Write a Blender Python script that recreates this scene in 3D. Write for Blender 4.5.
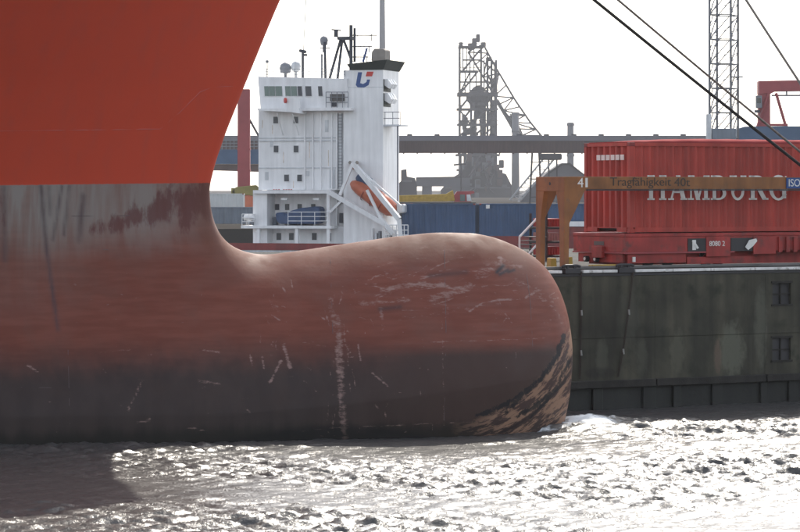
import bpy, bmesh, math, random
import numpy as np
from mathutils import Vector, Matrix
R = math.radians
random.seed(7); rng = np.random.default_rng(11)
sc = bpy.context.scene
for o in list(bpy.data.objects): bpy.data.objects.remove(o)

# ------------------------------------------------------------ camera, world, sun, exposure
F, CX, YH, H = 3000.0, 400.0, 190.0, 6.31          # focal length and horizon in photo pixels, eye height in metres
cam = bpy.data.objects.new('camera', bpy.data.cameras.new('camera')); sc.collection.objects.link(cam)
cam.location = (0, 0, H); cam.rotation_euler = (R(90), 0, 0)
cam.data.sensor_width = 36; cam.data.lens = F / 800 * 36
cam.data.shift_y = -(266 - YH) / 800
cam.data.clip_start = 1; cam.data.clip_end = 30000
sc.camera = cam
SUN_AZ, SUN_EL = 14.0, 41.0                          # degrees right of the view direction, above the horizon
w = bpy.data.worlds.new('World'); sc.world = w; w.use_nodes = True
nt = w.node_tree; nt.nodes.clear()
sky = nt.nodes.new('ShaderNodeTexSky'); sky.sky_type = 'NISHITA'; sky.sun_disc = False
sky.sun_elevation = R(SUN_EL); sky.sun_rotation = R(SUN_AZ)
sky.air_density = 1.0; sky.dust_density = 2.0; sky.ozone_density = 1.0; sky.altitude = 0
bg = nt.nodes.new('ShaderNodeBackground'); bg.inputs['Strength'].default_value = 0.12
wo = nt.nodes.new('ShaderNodeOutputWorld')
hs = nt.nodes.new('ShaderNodeHueSaturation'); hs.inputs['Saturation'].default_value = .45   # thin white overcast haze
nt.links.new(sky.outputs[0], hs.inputs['Color']); nt.links.new(hs.outputs[0], bg.inputs[0]); nt.links.new(bg.outputs[0], wo.inputs[0])
sl = bpy.data.lights.new('sun', 'SUN'); sl.energy = 2.0; sl.angle = R(0.55); sl.color = (1, .93, .82)
so = bpy.data.objects.new('sun', sl); sc.collection.objects.link(so)
sd = Vector((math.sin(R(SUN_AZ)) * math.cos(R(SUN_EL)), math.cos(R(SUN_AZ)) * math.cos(R(SUN_EL)), math.sin(R(SUN_EL))))
so.rotation_euler = sd.to_track_quat('Z', 'Y').to_euler(); so.location = (60, 180, 120)
sc.view_settings.view_transform = 'Standard'; sc.view_settings.look = 'None'
sc.view_settings.exposure = 1.3; sc.view_settings.gamma = 1.0; sc.view_settings.use_curve_mapping = False
sc.cycles.max_bounces = 8; sc.cycles.volume_bounces = 1; sc.cycles.sample_clamp_indirect = 4

# ------------------------------------------------------------ frames: pixel + depth plane -> metres
class Fr:
    def __init__(s, X, D, deg): s.X, s.D, s.t = X, D, R(deg); s.c, s.s = math.cos(s.t), math.sin(s.t)
    def px(s, x, y, b=0.0):
        ax, bz = (x - CX) / F, -(y - YH) / F
        t = (b - s.X * s.s + s.D * s.c) / (s.c - ax * s.s)
        dx, dy = ax * t - s.X, t - s.D
        return dx * s.c + dy * s.s, H + bz * t
    def world(s, a, b, z): return Vector((s.X + a * s.c - b * s.s, s.D + a * s.s + b * s.c, z))
    def local(s, v): dx, dy = v[0] - s.X, v[1] - s.D; return Vector((dx * s.c + dy * s.s, -dx * s.s + dy * s.c, v[2]))
    def pt(s, x, y, b=0.0): a, z = s.px(x, y, b); return Vector((a, b, z))
W = Fr(0, 0, 0)
SHIP = Fr(4.60, 80.6, 12)
QUAY = Fr(5.12, 85.4, 30)
COAST = Fr((330 - 400) / F * 240, 240, -17)

# ------------------------------------------------------------ materials
MATS = {}
def mat(name, col, rough=.6, metal=0, var=.18, scale=1.0, bump=0.0, bscale=20, streak=0.0, dirt=None, spec=.5, emit=None):
    m = bpy.data.materials.new(name); m.use_nodes = True; n = m.node_tree.nodes; l = m.node_tree.links
    p = n['Principled BSDF']; p.inputs['Roughness'].default_value = rough; p.inputs['Metallic'].default_value = metal
    p.inputs['Specular IOR Level'].default_value = spec
    tc = n.new('ShaderNodeTexCoord'); cur = None
    rgb = n.new('ShaderNodeRGB'); rgb.outputs[0].default_value = (*col, 1); cur = rgb.outputs[0]
    def noise(sc_, det=6, mp=None):
        t = n.new('ShaderNodeTexNoise'); t.inputs['Scale'].default_value = sc_; t.inputs['Detail'].default_value = det
        src = tc.outputs['Object']
        if mp:
            q = n.new('ShaderNodeMapping'); q.inputs['Scale'].default_value = mp; l.new(src, q.inputs[0]); src = q.outputs[0]
        l.new(src, t.inputs['Vector']); return t.outputs['Fac']
    def mulv(cur, fac, lo, hi):
        r_ = n.new('ShaderNodeMapRange'); r_.inputs[1].default_value = .3; r_.inputs[2].default_value = .7
        r_.inputs[3].default_value = lo; r_.inputs[4].default_value = hi; l.new(fac, r_.inputs[0])
        h = n.new('ShaderNodeVectorMath'); h.operation = 'SCALE'; l.new(cur, h.inputs[0]); l.new(r_.outputs[0], h.inputs['Scale'])
        return h.outputs[0]
    if var: cur = mulv(cur, noise(scale), 1 - var, 1 + var)
    if streak: cur = mulv(cur, noise(1.0, 5, (3.0, 3.0, .25)), 1 - streak, 1 + streak * .5)
    if dirt:
        f = noise(scale * 2.3, 8); r_ = n.new('ShaderNodeMapRange'); r_.inputs[1].default_value = .55; r_.inputs[2].default_value = .72
        l.new(f, r_.inputs[0]); mx = n.new('ShaderNodeMix'); mx.data_type = 'RGBA'
        l.new(r_.outputs[0], mx.inputs[0]); l.new(cur, mx.inputs[6]); mx.inputs[7].default_value = (*dirt, 1); cur = mx.outputs[2]
    l.new(cur, p.inputs['Base Color'])
    if bump:
        b_ = n.new('ShaderNodeBump'); b_.inputs['Strength'].default_value = bump; b_.inputs['Distance'].default_value = .02
        l.new(noise(bscale, 8), b_.inputs['Height']); l.new(b_.outputs[0], p.inputs['Normal'])
    MATS[name] = m; return m
mat('red_container', (.43, .046, .030), .5, var=.15, scale=1.3, streak=.25, bump=.2, bscale=6)
mat('red_tarp', (.27, .045, .045), .95, var=.1, scale=2, bump=.3, bscale=4, spec=.1)
mat('red_wagon', (.36, .036, .03), .55, var=.25, scale=1.5, streak=.3, dirt=(.16, .04, .035))
mat('lettering_white', (.80, .78, .74), .6, var=.1, scale=5)
mat('lettering_dark', (.06, .04, .03), .7, var=.1)
mat('orange_steel', (.27, .105, .03), .55, var=.22, scale=1.6, streak=.3, dirt=(.22, .10, .04), bump=.15)
mat('dark_steel', (.035, .033, .035), .6, var=.3)
mat('grime_grey', (.12, .115, .11), .7, var=.3)
mat('yellow_paint', (.42, .27, .045), .6, var=.2, scale=3)
mat('white_paint', (.84, .84, .84), .45, var=.06, scale=.6, streak=.12)
mat('white_edge', (.74, .73, .70), .6, var=.2, scale=3, dirt=(.35, .33, .3))
mat('concrete_wall', (.060, .055, .037), .85, var=.4, scale=.7, streak=.45, dirt=(.024, .026, .015), bump=.6, bscale=5)
mat('concrete_pale', (.16, .155, .12), .85, var=.4, scale=2.5, streak=.4, bump=.5, bscale=9)
mat('concrete_top', (.07, .068, .062), .95, var=.25, scale=.8, bump=.4, spec=.1)
mat('concrete_wet', (.012, .0125, .010), .6, var=.4, scale=1.2, streak=.4, bump=.5, bscale=6)
mat('rust_timber', (.022, .019, .015), .8, var=.4, scale=2.5, streak=.4, bump=.6)
mat('glass_dark', (.02, .03, .035), .08, var=0, spec=.8)
mat('glass_green', (.10, .16, .15), .1, var=.1, spec=.8)
mat('window_dark', (.05, .055, .07), .2, var=0)
mat('funnel_black', (.022, .03, .026), .6, var=.2)
mat('logo_blue', (.03, .08, .25), .5, var=.05)
mat('logo_red', (.55, .04, .03), .5, var=.05)
mat('lifeboat_orange', (.50, .13, .06), .45, var=.12, scale=1.5)
mat('blue_cover', (.04, .075, .16), .6, var=.2, scale=2)
mat('blue_container', (.040, .082, .165), .55, var=.15, scale=.5, streak=.15)
mat('grey_container', (.17, .20, .24), .6, var=.12, scale=.5, streak=.15)
mat('pale_container', (.55, .56, .55), .6, var=.1, scale=.5)
mat('hull_red', (.22, .03, .026), .5, var=.2, scale=.8, streak=.2)
mat('hull_pale', (.6, .62, .64), .5, var=.15, scale=1, streak=.2)
mat('crane_red', (.33, .055, .06), .55, var=.12, scale=.6)
mat('girder_blue', (.06, .11, .19), .6, var=.12, scale=.4)
mat('girder_brown', (.13, .09, .08), .7, var=.2, scale=.4)
mat('gallery_brown', (.070, .040, .038), .8, var=.15, scale=.15, streak=.2)
mat('mill_steel', (.034, .028, .032), .8, var=.25, scale=.1)
mat('mill_grey', (.085, .08, .09), .8, var=.2, scale=.08)
mat('mill_pale', (.33, .33, .34), .8, var=.15, scale=.1)
mat('chimney_grey', (.13, .13, .14), .8, var=.12, scale=.05)
mat('mast_grey', (.20, .21, .23), .6, var=.1)
mat('mast_dark', (.04, .045, .06), .6, var=.1)
mat('lattice_grey', (.16, .165, .18), .6, var=.15, scale=1)
mat('exhaust_beige', (.27, .24, .21), .7, var=.2)
mat('rope_dark', (.025, .022, .022), .9, var=.3, scale=8, bump=.6, bscale=60)
mat('rope_tan', (.20, .17, .15), .9, var=.3, scale=8, bump=.6, bscale=60)
mat('land_earth', (.06, .055, .05), 1, var=.3, scale=.05, spec=0)
mat('machine_olive', (.20, .17, .05), .7, var=.2, scale=1)
mat('chain_rust', (.05, .038, .03), .8, var=.3)
mat('crate_pink', (.36, .20, .18), .7, var=.2, scale=4)
mat('rust_stain', (.70, .63, .56), .7, var=.25, scale=3)
mat('brass', (.3, .3, .28), .5)

# ------------------------------------------------------------ mesh builder
OFF = {}
def link(o): sc.collection.objects.link(o); return o
def tag(o, label=None, cat=None, group=None, kind=None):
    for k, v in (('label', label), ('category', cat), ('group', group), ('kind', kind)):
        if v: o[k] = v
    return o
def thing(name, label, cat, fr, base, group=None):
    o = bpy.data.objects.new(name, None); o.empty_display_size = .5; link(o)
    b = Vector(base); o.location = fr.world(*b); o.rotation_euler = (0, 0, fr.t); OFF[o.name] = b
    return tag(o, label, cat, group)
class MB:
    def __init__(s): s.v, s.f = [], []
    def add(s, vs, fs):
        k = len(s.v); s.v += [tuple(p) for p in vs]; s.f += [tuple(i + k for i in f) for f in fs]; return s
    def box(s, x0, x1, y0, y1, z0, z1):
        x0, x1 = sorted((x0, x1)); y0, y1 = sorted((y0, y1)); z0, z1 = sorted((z0, z1))
        return s.add([(x0, y0, z0), (x1, y0, z0), (x1, y1, z0), (x0, y1, z0), (x0, y0, z1), (x1, y0, z1), (x1, y1, z1), (x0, y1, z1)],
                     [(0, 3, 2, 1), (4, 5, 6, 7), (0, 1, 5, 4), (1, 2, 6, 5), (2, 3, 7, 6), (3, 0, 4, 7)])
    def pbox(s, fr, x0, x1, y0, y1, b0, b1):
        a0, z1 = fr.px(x0, y0, b0); a1, _ = fr.px(x1, y0, b0); _, z0 = fr.px((x0 + x1) / 2, y1, b0)
        return s.box(a0, a1, b0, b1, z0, z1)
    def tube(s, p, q, r, n=6, r2=None):
        p, q = Vector(p), Vector(q); d = (q - p)
        if d.length < 1e-6: return s
        d.normalize(); u = d.orthogonal().normalized(); w_ = d.cross(u); r2 = r if r2 is None else r2
        A = [math.tau * i / n for i in range(n)]
        vs = [p + (u * math.cos(t) + w_ * math.sin(t)) * r for t in A] + [q + (u * math.cos(t) + w_ * math.sin(t)) * r2 for t in A]
        return s.add(vs, [(i, (i + 1) % n, n + (i + 1) % n, n + i) for i in range(n)] + [tuple(range(n - 1, -1, -1)), tuple(range(n, 2 * n))])
    def path(s, pts, r, n=6):
        pts = [Vector(p) for p in pts]; k0 = len(s.v); m = len(pts); u = None
        for i, p in enumerate(pts):
            d = (pts[min(i + 1, m - 1)] - pts[max(i - 1, 0)]).normalized()
            u = d.orthogonal().normalized() if u is None else (u - d * u.dot(d)).normalized()
            w_ = d.cross(u); rr = r[i] if isinstance(r, (list, tuple)) else r
            s.v += [tuple(p + (u * math.cos(math.tau * j / n) + w_ * math.sin(math.tau * j / n)) * rr) for j in range(n)]
        for i in range(m - 1):
            for j in range(n): s.f.append((k0 + i * n + j, k0 + i * n + (j + 1) % n, k0 + (i + 1) * n + (j + 1) % n, k0 + (i + 1) * n + j))
        s.f.append(tuple(k0 + j for j in range(n - 1, -1, -1))); s.f.append(tuple(k0 + (m - 1) * n + j for j in range(n)))
        return s
    def prism(s, poly, lo, hi, axis='b'):          # poly in (a,z) extruded along b, or (b,z) along a, or (a,b) along z
        m = len(poly)
        P = {'b': lambda p, t: (p[0], t, p[1]), 'a': lambda p, t: (t, p[0], p[1]), 'z': lambda p, t: (p[0], p[1], t)}[axis]
        return s.add([P(p, lo) for p in poly] + [P(p, hi) for p in poly],
                     [tuple(range(m)), tuple(range(2 * m - 1, m - 1, -1))] + [(i, m + i, m + (i + 1) % m, (i + 1) % m) for i in range(m)])
    def pprism(s, fr, pts, b0, b1): return s.prism([fr.px(x, y, b0) for x, y in pts], b0, b1)
    def ptube(s, fr, x0, y0, x1, y1, b, r, n=6, b2=None): return s.tube(fr.pt(x0, y0, b), fr.pt(x1, y1, b if b2 is None else b2), r, n)
    def lathe(s, prof, c, n=16):                   # prof (r,z), vertical axis at c
        k0 = len(s.v); m = len(prof)
        for r_, z in prof: s.v += [(c[0] + r_ * math.cos(math.tau * j / n), c[1] + r_ * math.sin(math.tau * j / n), c[2] + z) for j in range(n)]
        for i in range(m - 1):
            for j in range(n): s.f.append((k0 + i * n + j, k0 + i * n + (j + 1) % n, k0 + (i + 1) * n + (j + 1) % n, k0 + (i + 1) * n + j))
        s.f.append(tuple(k0 + j for j in range(n - 1, -1, -1))); s.f.append(tuple(k0 + (m - 1) * n + j for j in range(n))); return s
    def build(s, name, m, parent=None, smooth=False, bevel=0, origin=None, fr=None):
        off = OFF.get(parent.name, Vector((0, 0, 0))) if parent else (Vector(origin) if origin is not None else Vector((0, 0, 0)))
        me = bpy.data.meshes.new(name)
        me.from_pydata([(x - off[0], y - off[1], z - off[2]) for x, y, z in s.v], [], s.f)
        bm = bmesh.new(); bm.from_mesh(me); bmesh.ops.recalc_face_normals(bm, faces=bm.faces)
        if bevel: bmesh.ops.bevel(bm, geom=list(bm.edges), offset=bevel, segments=1, affect='EDGES', clamp_overlap=True)
        bm.to_mesh(me); bm.free()
        if smooth: me.polygons.foreach_set('use_smooth', [True] * len(me.polygons))
        me.materials.append(MATS[m] if isinstance(m, str) else m)
        o = bpy.data.objects.new(name, me); link(o)
        if parent: o.parent = parent; OFF[o.name] = OFF.get(parent.name, Vector((0, 0, 0)))
        elif origin is not None: o.location = fr.world(*off); o.rotation_euler = (0, 0, fr.t)
        return o
def text_part(txt, fr, a, z, b, height, m, parent, width=None, thick=.006, name='lettering', flip=False):
    cu = bpy.data.curves.new('t', 'FONT'); cu.body = txt; cu.size = 1; cu.extrude = thick
    ob = bpy.data.objects.new('t', cu); link(ob)
    bpy.context.view_layer.update(); me = bpy.data.meshes.new_from_object(ob.evaluated_get(bpy.context.evaluated_depsgraph_get()))
    bpy.data.objects.remove(ob)
    co = np.zeros(len(me.vertices) * 3); me.vertices.foreach_get('co', co); co = co.reshape(-1, 3)
    mn, mx = co.min(0), co.max(0); sz = mx - mn; k = height / sz[1]; kx = (width / sz[0]) if width else k
    off = OFF[parent.name]
    new = np.stack([a + (co[:, 0] - mn[0]) * kx, np.full(len(co), b) + co[:, 2], z + (co[:, 1] - mn[1]) * k], 1) - np.array(off)
    me.vertices.foreach_set('co', new.ravel()); me.materials.clear(); me.materials.append(MATS[m]); me.update()
    o = bpy.data.objects.new(name, me); link(o); o.parent = parent; OFF[o.name] = off; return o
def copy_tree(o, dw, parent=None):
    c = o.copy(); link(c); c.parent = parent
    if parent is None: c.location = o.location + Vector(dw)
    for ch in list(o.children): copy_tree(ch, dw, c)
    return c

# ------------------------------------------------------------ setting: land behind, water
def sheet(name, mb, m): o = mb.build(name, m); o['kind'] = 'structure'; return o
sheet('land', MB().box(-5000, 5000, 286, 14000, -3, 2.6), 'land_earth')

def smooth_axis(lo, flo, fhi, hi, step, grow=1.25):
    a = list(np.arange(flo, fhi + step / 2, step)); d = step; x = a[-1]
    while x < hi: d *= grow; x += d; a.append(x)
    d = step; x = a[0]; pre = []
    while x > lo: d *= grow; x -= d; pre.append(x)
    return np.array(pre[::-1] + a)
xs = smooth_axis(-900, -14.5, 15.5, 900, .055); ys = smooth_axis(-60, 55, 90, 1200, .075)
XX, YY = np.meshgrid(xs, ys)
ZZ = np.zeros_like(XX)
wind = R(100)
for i in range(110):
    lam = .15 * (2.2 / .15) ** rng.random() ** 1.35; k = math.tau / lam
    th = wind + rng.normal(0, .62); amp = .0108 * lam ** .82 / (1 + (lam / 1.3) ** 2)
    ph = k * (XX * math.cos(th) + YY * math.sin(th)) + rng.random() * math.tau
    g = np.sin(ph); ZZ += amp * (g + .25 * np.cos(2 * ph))
calm = .55 + .9 * np.clip(.5 + .5 * np.sin(XX * .33 + 1.7 * np.sin(YY * .21) + .4) * np.sin(YY * .41 + 1.3 * np.sin(XX * .17)), 0, 1)
ZZ *= calm
for i in range(14):
    lam = rng.uniform(1.8, 5.5); k = math.tau / lam; th = wind + rng.normal(0, .5)
    ph = k * (XX * math.cos(th) + YY * math.sin(th)) + rng.random() * math.tau; ZZ += .0042 * lam ** .6 * (np.sin(ph) + .3 * np.cos(2 * ph))
fade = np.clip((YY - 40) / 12, 0, 1) * np.clip((110 - YY) / 18, 0, 1) * np.clip((30 - abs(XX)) / 12, 0, 1)
grp = .75 + .5 * np.sin(XX * .21 + YY * .13 + 1) * np.sin(YY * .27 - XX * .07)
ZZ *= fade * grp
tipw = SHIP.world(-.1, 0, 0)
def hump(x, y, sx, sy, h):
    global ZZ
    ZZ = ZZ + h * np.exp(-((XX - x) / sx) ** 2 - ((YY - y) / sy) ** 2)
hump(tipw[0] + .5, tipw[1] - .5, .9, 1.2, .26); hump(tipw[0] + .1, tipw[1] - 1.9, 1.4, .7, .12); hump(tipw[0] + 2.2, tipw[1] + .3, 1.6, .8, .1)
ny, nx = XX.shape
me = bpy.data.meshes.new('water')
idx = np.arange(nx * ny).reshape(ny, nx)
quads = np.stack([idx[:-1, :-1], idx[:-1, 1:], idx[1:, 1:], idx[1:, :-1]], -1).reshape(-1, 4)
me.vertices.add(nx * ny); me.vertices.foreach_set('co', np.stack([XX, YY, ZZ], -1).astype(np.float32).ravel())
me.loops.add(quads.size); me.loops.foreach_set('vertex_index', quads.ravel().astype(np.int32))
me.polygons.add(len(quads)); me.polygons.foreach_set('loop_start', np.arange(0, quads.size, 4, dtype=np.int32))
me.update(calc_edges=True); me.polygons.foreach_set('use_smooth', np.ones(len(quads), bool))
foam = np.exp(-((XX - tipw[0] - .5) / 1.0) ** 2 - ((YY - tipw[1] + .6) / 1.3) ** 2)
foam = np.maximum(foam, .55 * np.exp(-((YY - (tipw[1] - 1.9 - (tipw[0] - XX) * .42)) / .5) ** 2) * (XX < tipw[0]) * np.clip((XX + 1) / 3, 0, 1))
at = me.attributes.new('foam', 'FLOAT', 'POINT'); at.data.foreach_set('value', foam.astype(np.float32).ravel())
m = bpy.data.materials.new('water'); m.use_nodes = True; n = m.node_tree.nodes; l = m.node_tree.links; p = n['Principled BSDF']
p.inputs['Base Color'].default_value = (.070, .068, .066, 1); p.inputs['Roughness'].default_value = .30; p.inputs['IOR'].default_value = 1.33
tc = n.new('ShaderNodeTexCoord')
nz = n.new('ShaderNodeTexNoise'); nz.inputs['Scale'].default_value = 14; nz.inputs['Detail'].default_value = 4; nz.inputs['Roughness'].default_value = .55
l.new(tc.outputs['Object'], nz.inputs['Vector'])
bp = n.new('ShaderNodeBump'); bp.inputs['Strength'].default_value = .5; bp.inputs['Distance'].default_value = .03
l.new(nz.outputs['Fac'], bp.inputs['Height']); l.new(bp.outputs[0], p.inputs['Normal'])
fa = n.new('ShaderNodeAttribute'); fa.attribute_name = 'foam'
fn = n.new('ShaderNodeTexNoise'); fn.inputs['Scale'].default_value = 5; fn.inputs['Detail'].default_value = 8; l.new(tc.outputs['Object'], fn.inputs['Vector'])
mu = n.new('ShaderNodeMath'); mu.operation = 'MULTIPLY'; l.new(fa.outputs['Fac'], mu.inputs[0]); l.new(fn.outputs['Fac'], mu.inputs[1])
mr = n.new('ShaderNodeMapRange'); mr.inputs[1].default_value = .22; mr.inputs[2].default_value = .36; l.new(mu.outputs[0], mr.inputs[0])
fd = n.new('ShaderNodeBsdfDiffuse'); fd.inputs[0].default_value = (.75, .77, .78, 1)
ms = n.new('ShaderNodeMixShader'); l.new(mr.outputs[0], ms.inputs[0]); l.new(p.outputs[0], ms.inputs[1]); l.new(fd.outputs[0], ms.inputs[2])
l.new(ms.outputs[0], n['Material Output'].inputs['Surface'])
me.materials.append(m); o = link(bpy.data.objects.new('water', me)); o['kind'] = 'structure'

# ------------------------------------------------------------ the big ship's bow: implicit surface -> mesh
BULB_TOP = [(212, 263), (240, 259), (280, 253.2), (310, 249), (350, 243), (400, 236), (440, 232.5), (470, 233), (490, 236.5), (510, 243.5), (528, 253), (545, 267), (556, 283), (564, 302), (568.5, 320), (570, 338)]
BULB_BOT = [(570, 338), (569.6, 360), (567.5, 385), (563, 412), (553, 445), (530, 485), (490, 515), (420, 535), (300, 545), (0, 550)]
STEM = [(386, -215), (330, -100), (280, 0), (257, 55), (238, 102), (222, 143), (213, 172), (209.5, 190), (209, 215), (209, 300), (209, 400), (209, 560)]
def pchip(xk, yk):
    xk = np.array(xk, float); yk = np.array(yk, float); h = np.diff(xk); dl = np.diff(yk) / h
    d = np.zeros_like(yk); d[0], d[-1] = dl[0], dl[-1]
    for i in range(1, len(xk) - 1):
        if dl[i - 1] * dl[i] > 0:
            w1, w2 = 2 * h[i] + h[i - 1], h[i] + 2 * h[i - 1]; d[i] = (w1 + w2) / (w1 / dl[i - 1] + w2 / dl[i])
    def f(x):
        x = np.clip(x, xk[0], xk[-1]); i = np.clip(np.searchsorted(xk, x) - 1, 0, len(xk) - 2); t = (x - xk[i]) / h[i]
        return (2 * t**3 - 3 * t**2 + 1) * yk[i] + (t**3 - 2 * t**2 + t) * h[i] * d[i] + (3 * t**2 - 2 * t**3) * yk[i + 1] + (t**3 - t**2) * h[i] * d[i + 1]
    return f
bt = np.array([SHIP.px(*q) for q in BULB_TOP]); bb_ = np.array([SHIP.px(*q) for q in BULB_BOT]); st = np.array([SHIP.px(*q) for q in STEM])
U0 = max(bt[:, 0].max(), bb_[:, 0].max())
# parametrise by sqrt distance from the tip so the blunt nose stays round
def tipc(u): return np.sqrt(np.maximum(U0 - u, 0))
oT = np.argsort(tipc(bt[:, 0])); oB = np.argsort(tipc(bb_[:, 0]))
sT, sB = tipc(bt[oT, 0]), tipc(bb_[oB, 0]); sT[0] = 0; sB[0] = 0
fT = pchip(np.append(sT, 8.0), np.append(bt[oT, 1], bt[oT, 1][-1] + .35)); fB = pchip(sB, bb_[oB, 1])
oS = np.argsort(st[:, 1]); fS = pchip(st[oS, 1], st[oS, 0])
USTEM = st[-1, 0]
def Fh(u, v, w_):
    t = tipc(u); wt, wb = fT(t), fB(t)
    wc, rv = (wt + wb) / 2, np.maximum((wt - wb) / 2, .03)
    e = np.clip((U0 - u) / 6.0, 0, 1); h = 3.45 * np.sqrt(np.maximum(1 - (1 - e) ** 2, 1e-6)) + .05 * np.clip(USTEM + 2 - u, 0, 40)
    h = np.maximum(h, .03); h = 14 * np.tanh(h / 14)
    nn = np.where(w_ > wc, 1.30, 2.2)
    rho = ((abs(v) / h) ** nn + (abs(w_ - wc) / rv) ** nn) ** (1 / nn)
    f1 = (rho - 1) * np.minimum(h, rv) + np.maximum(u - U0, 0) * 1.0
    a = fS(w_) - u
    al = np.radians(np.interp(w_, [-4, 4, 6.5, 9, 12, 17], [20, 19, 21, 27, 36, 46])); r_ = np.interp(w_, [3, 8, 17], [.30, .40, .7])
    lin = np.tan(al) * np.maximum(a, 0); va = abs(v) + (lin - 14 * np.tanh(lin / 14)); a2 = a - r_
    side = va * np.cos(al) - a2 * np.sin(al)
    f2 = np.where(a2 * np.cos(al) + va * np.sin(al) < 0, np.sqrt(a2 * a2 + va * va), side) - r_
    k = 1.9; hh = np.clip(.5 + .5 * (f2 - f1) / k, 0, 1)
    f = f2 * (1 - hh) + f1 * hh - k * hh * (1 - hh)
    f = np.maximum(f, w_ - 17.0)
    return np.maximum(f, -3.6 - w_)
gu = smooth_axis(-70, -16.5, U0 + .5, U0 + .6, .13, 1.3); gv = smooth_axis(-15, -4.6, 6.6, 15, .13, 1.12); gw = smooth_axis(-4.0, -1.2, 12.2, 17.6, .13, 1.2)
G = Fh(gu[:, None, None], gv[None, :, None], gw[None, None, :])
def nets(G, gx, gy, gz):
    ins = G < 0; nI, nJ, nK = G.shape
    cs = lambda A, d: A[d[0]:nI - 1 + d[0], d[1]:nJ - 1 + d[1], d[2]:nK - 1 + d[2]]
    corners = [(i, j, k) for i in (0, 1) for j in (0, 1) for k in (0, 1)]
    cnt = sum(cs(ins, c).astype(np.int8) for c in corners); cell = (cnt > 0) & (cnt < 8)
    I = np.argwhere(cell); acc = np.zeros((len(I), 3)); num = np.zeros(len(I))
    for c in corners:
        for ax in range(3):
            if c[ax]: continue
            d = list(c); d[ax] = 1
            f0 = G[I[:, 0] + c[0], I[:, 1] + c[1], I[:, 2] + c[2]]; f1 = G[I[:, 0] + d[0], I[:, 1] + d[1], I[:, 2] + d[2]]
            cr = (f0 < 0) != (f1 < 0); t = np.where(cr, f0 / np.where(cr, f0 - f1, 1), 0)
            ps = np.tile(np.array(c, float), (len(I), 1)); ps[:, ax] = t
            acc += np.where(cr[:, None], ps, 0); num += cr
    P = I + acc / num[:, None]
    V = np.stack([np.interp(P[:, k], np.arange(len(g)), g) for k, g in enumerate((gx, gy, gz))], 1)
    ID = -np.ones(cell.shape, int); ID[cell] = np.arange(len(I)); Q = []
    for ax in range(3):
        sl0 = [slice(None)] * 3; sl1 = [slice(None)] * 3; sl0[ax] = slice(0, -1); sl1[ax] = slice(1, None)
        s0, s1 = ins[tuple(sl0)], ins[tuple(sl1)]; E = np.argwhere(s0 != s1); o1, o2 = [(1, 2), (2, 0), (0, 1)][ax]
        ok = (E[:, o1] > 0) & (E[:, o2] > 0) & (E[:, o1] < cell.shape[o1]) & (E[:, o2] < cell.shape[o2]); E = E[ok]
        def g(d1, d2): e = E.copy(); e[:, o1] -= d1; e[:, o2] -= d2; return ID[e[:, 0], e[:, 1], e[:, 2]]
        q = np.stack([g(1, 1), g(0, 1), g(0, 0), g(1, 0)], 1); fl = s0[tuple(E.T)]
        q[~fl] = q[~fl][:, ::-1]; Q.append(q)
    return V, np.concatenate(Q)
V, Q = nets(G, gu, gv, gw)
def project(V, it=4):
    for _ in range(it):
        f = Fh(V[:, 0], V[:, 1], V[:, 2]); e = .01; g = np.zeros_like(V)
        for k in range(3):
            d = np.zeros(3); d[k] = e; g[:, k] = (Fh(*(V + d).T) - Fh(*(V - d).T)) / (2 * e)
        g2 = np.maximum((g * g).sum(1), .05); stp = (f / g2)[:, None] * g
        ln = np.linalg.norm(stp, axis=1, keepdims=True); V = V - stp * np.minimum(1, .12 / np.maximum(ln, 1e-9))
    return V
V = project(V)
me = bpy.data.meshes.new('hull'); me.from_pydata(V.tolist(), [], Q.tolist())
bm = bmesh.new(); bm.from_mesh(me)
near = [e for e in bm.edges if all(-13 < q.co.z < 9 and q.co.x > -17 and q.co.y < .6 for q in e.verts)]
bmesh.ops.subdivide_edges(bm, edges=near, cuts=1, use_grid_fill=True)
near = [e for e in bm.edges if all(-.8 < q.co.z < 5.6 and q.co.x > -9.5 and q.co.y < .4 for q in e.verts)]
bmesh.ops.subdivide_edges(bm, edges=near, cuts=1, use_grid_fill=True)
bmesh.ops.recalc_face_normals(bm, faces=bm.faces); bm.to_mesh(me); bm.free()
nv = len(me.vertices); co = np.zeros(nv * 3); me.vertices.foreach_get('co', co); co = project(co.reshape(-1, 3), 2)
# gentle plate buckling so the steel is not perfectly fair
co[:, 1] += .006 * np.sin(co[:, 0] * 4.1) * np.sin(co[:, 2] * 2.3 + 1)
me.vertices.foreach_set('co', co.ravel()); me.update(); me.polygons.foreach_set('use_smooth', np.ones(len(me.polygons), bool))
# wear and tone marks: photo position of every hull vertex -> point attributes
wx = SHIP.X + co[:, 0] * SHIP.c - co[:, 1] * SHIP.s; wy = SHIP.D + co[:, 0] * SHIP.s + co[:, 1] * SHIP.c
PX = CX + wx / wy * F; PY = YH - (co[:, 2] - H) / wy * F
nearside = (co[:, 1] < .3)
def strokes(lst):
    r_ = np.zeros(nv)
    for pts, wd, k in lst:
        pts = np.array(pts, float); pad = wd * 2.2
        ii = np.nonzero(nearside & (PX > pts[:, 0].min() - pad) & (PX < pts[:, 0].max() + pad) & (PY > pts[:, 1].min() - pad) & (PY < pts[:, 1].max() + pad))[0]
        if not len(ii): continue
        X_, Y_ = PX[ii], PY[ii]; best = np.full(len(ii), 1e9)
        for a_, b_ in zip(pts[:-1], pts[1:]):
            d = b_ - a_; t = np.clip(((X_ - a_[0]) * d[0] + (Y_ - a_[1]) * d[1]) / max((d * d).sum(), 1e-6), 0, 1)
            best = np.minimum(best, np.hypot(X_ - a_[0] - t * d[0], Y_ - a_[1] - t * d[1]))
        r_[ii] = np.maximum(r_[ii], k * np.exp(-(best / wd) ** 2))
    return r_
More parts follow.
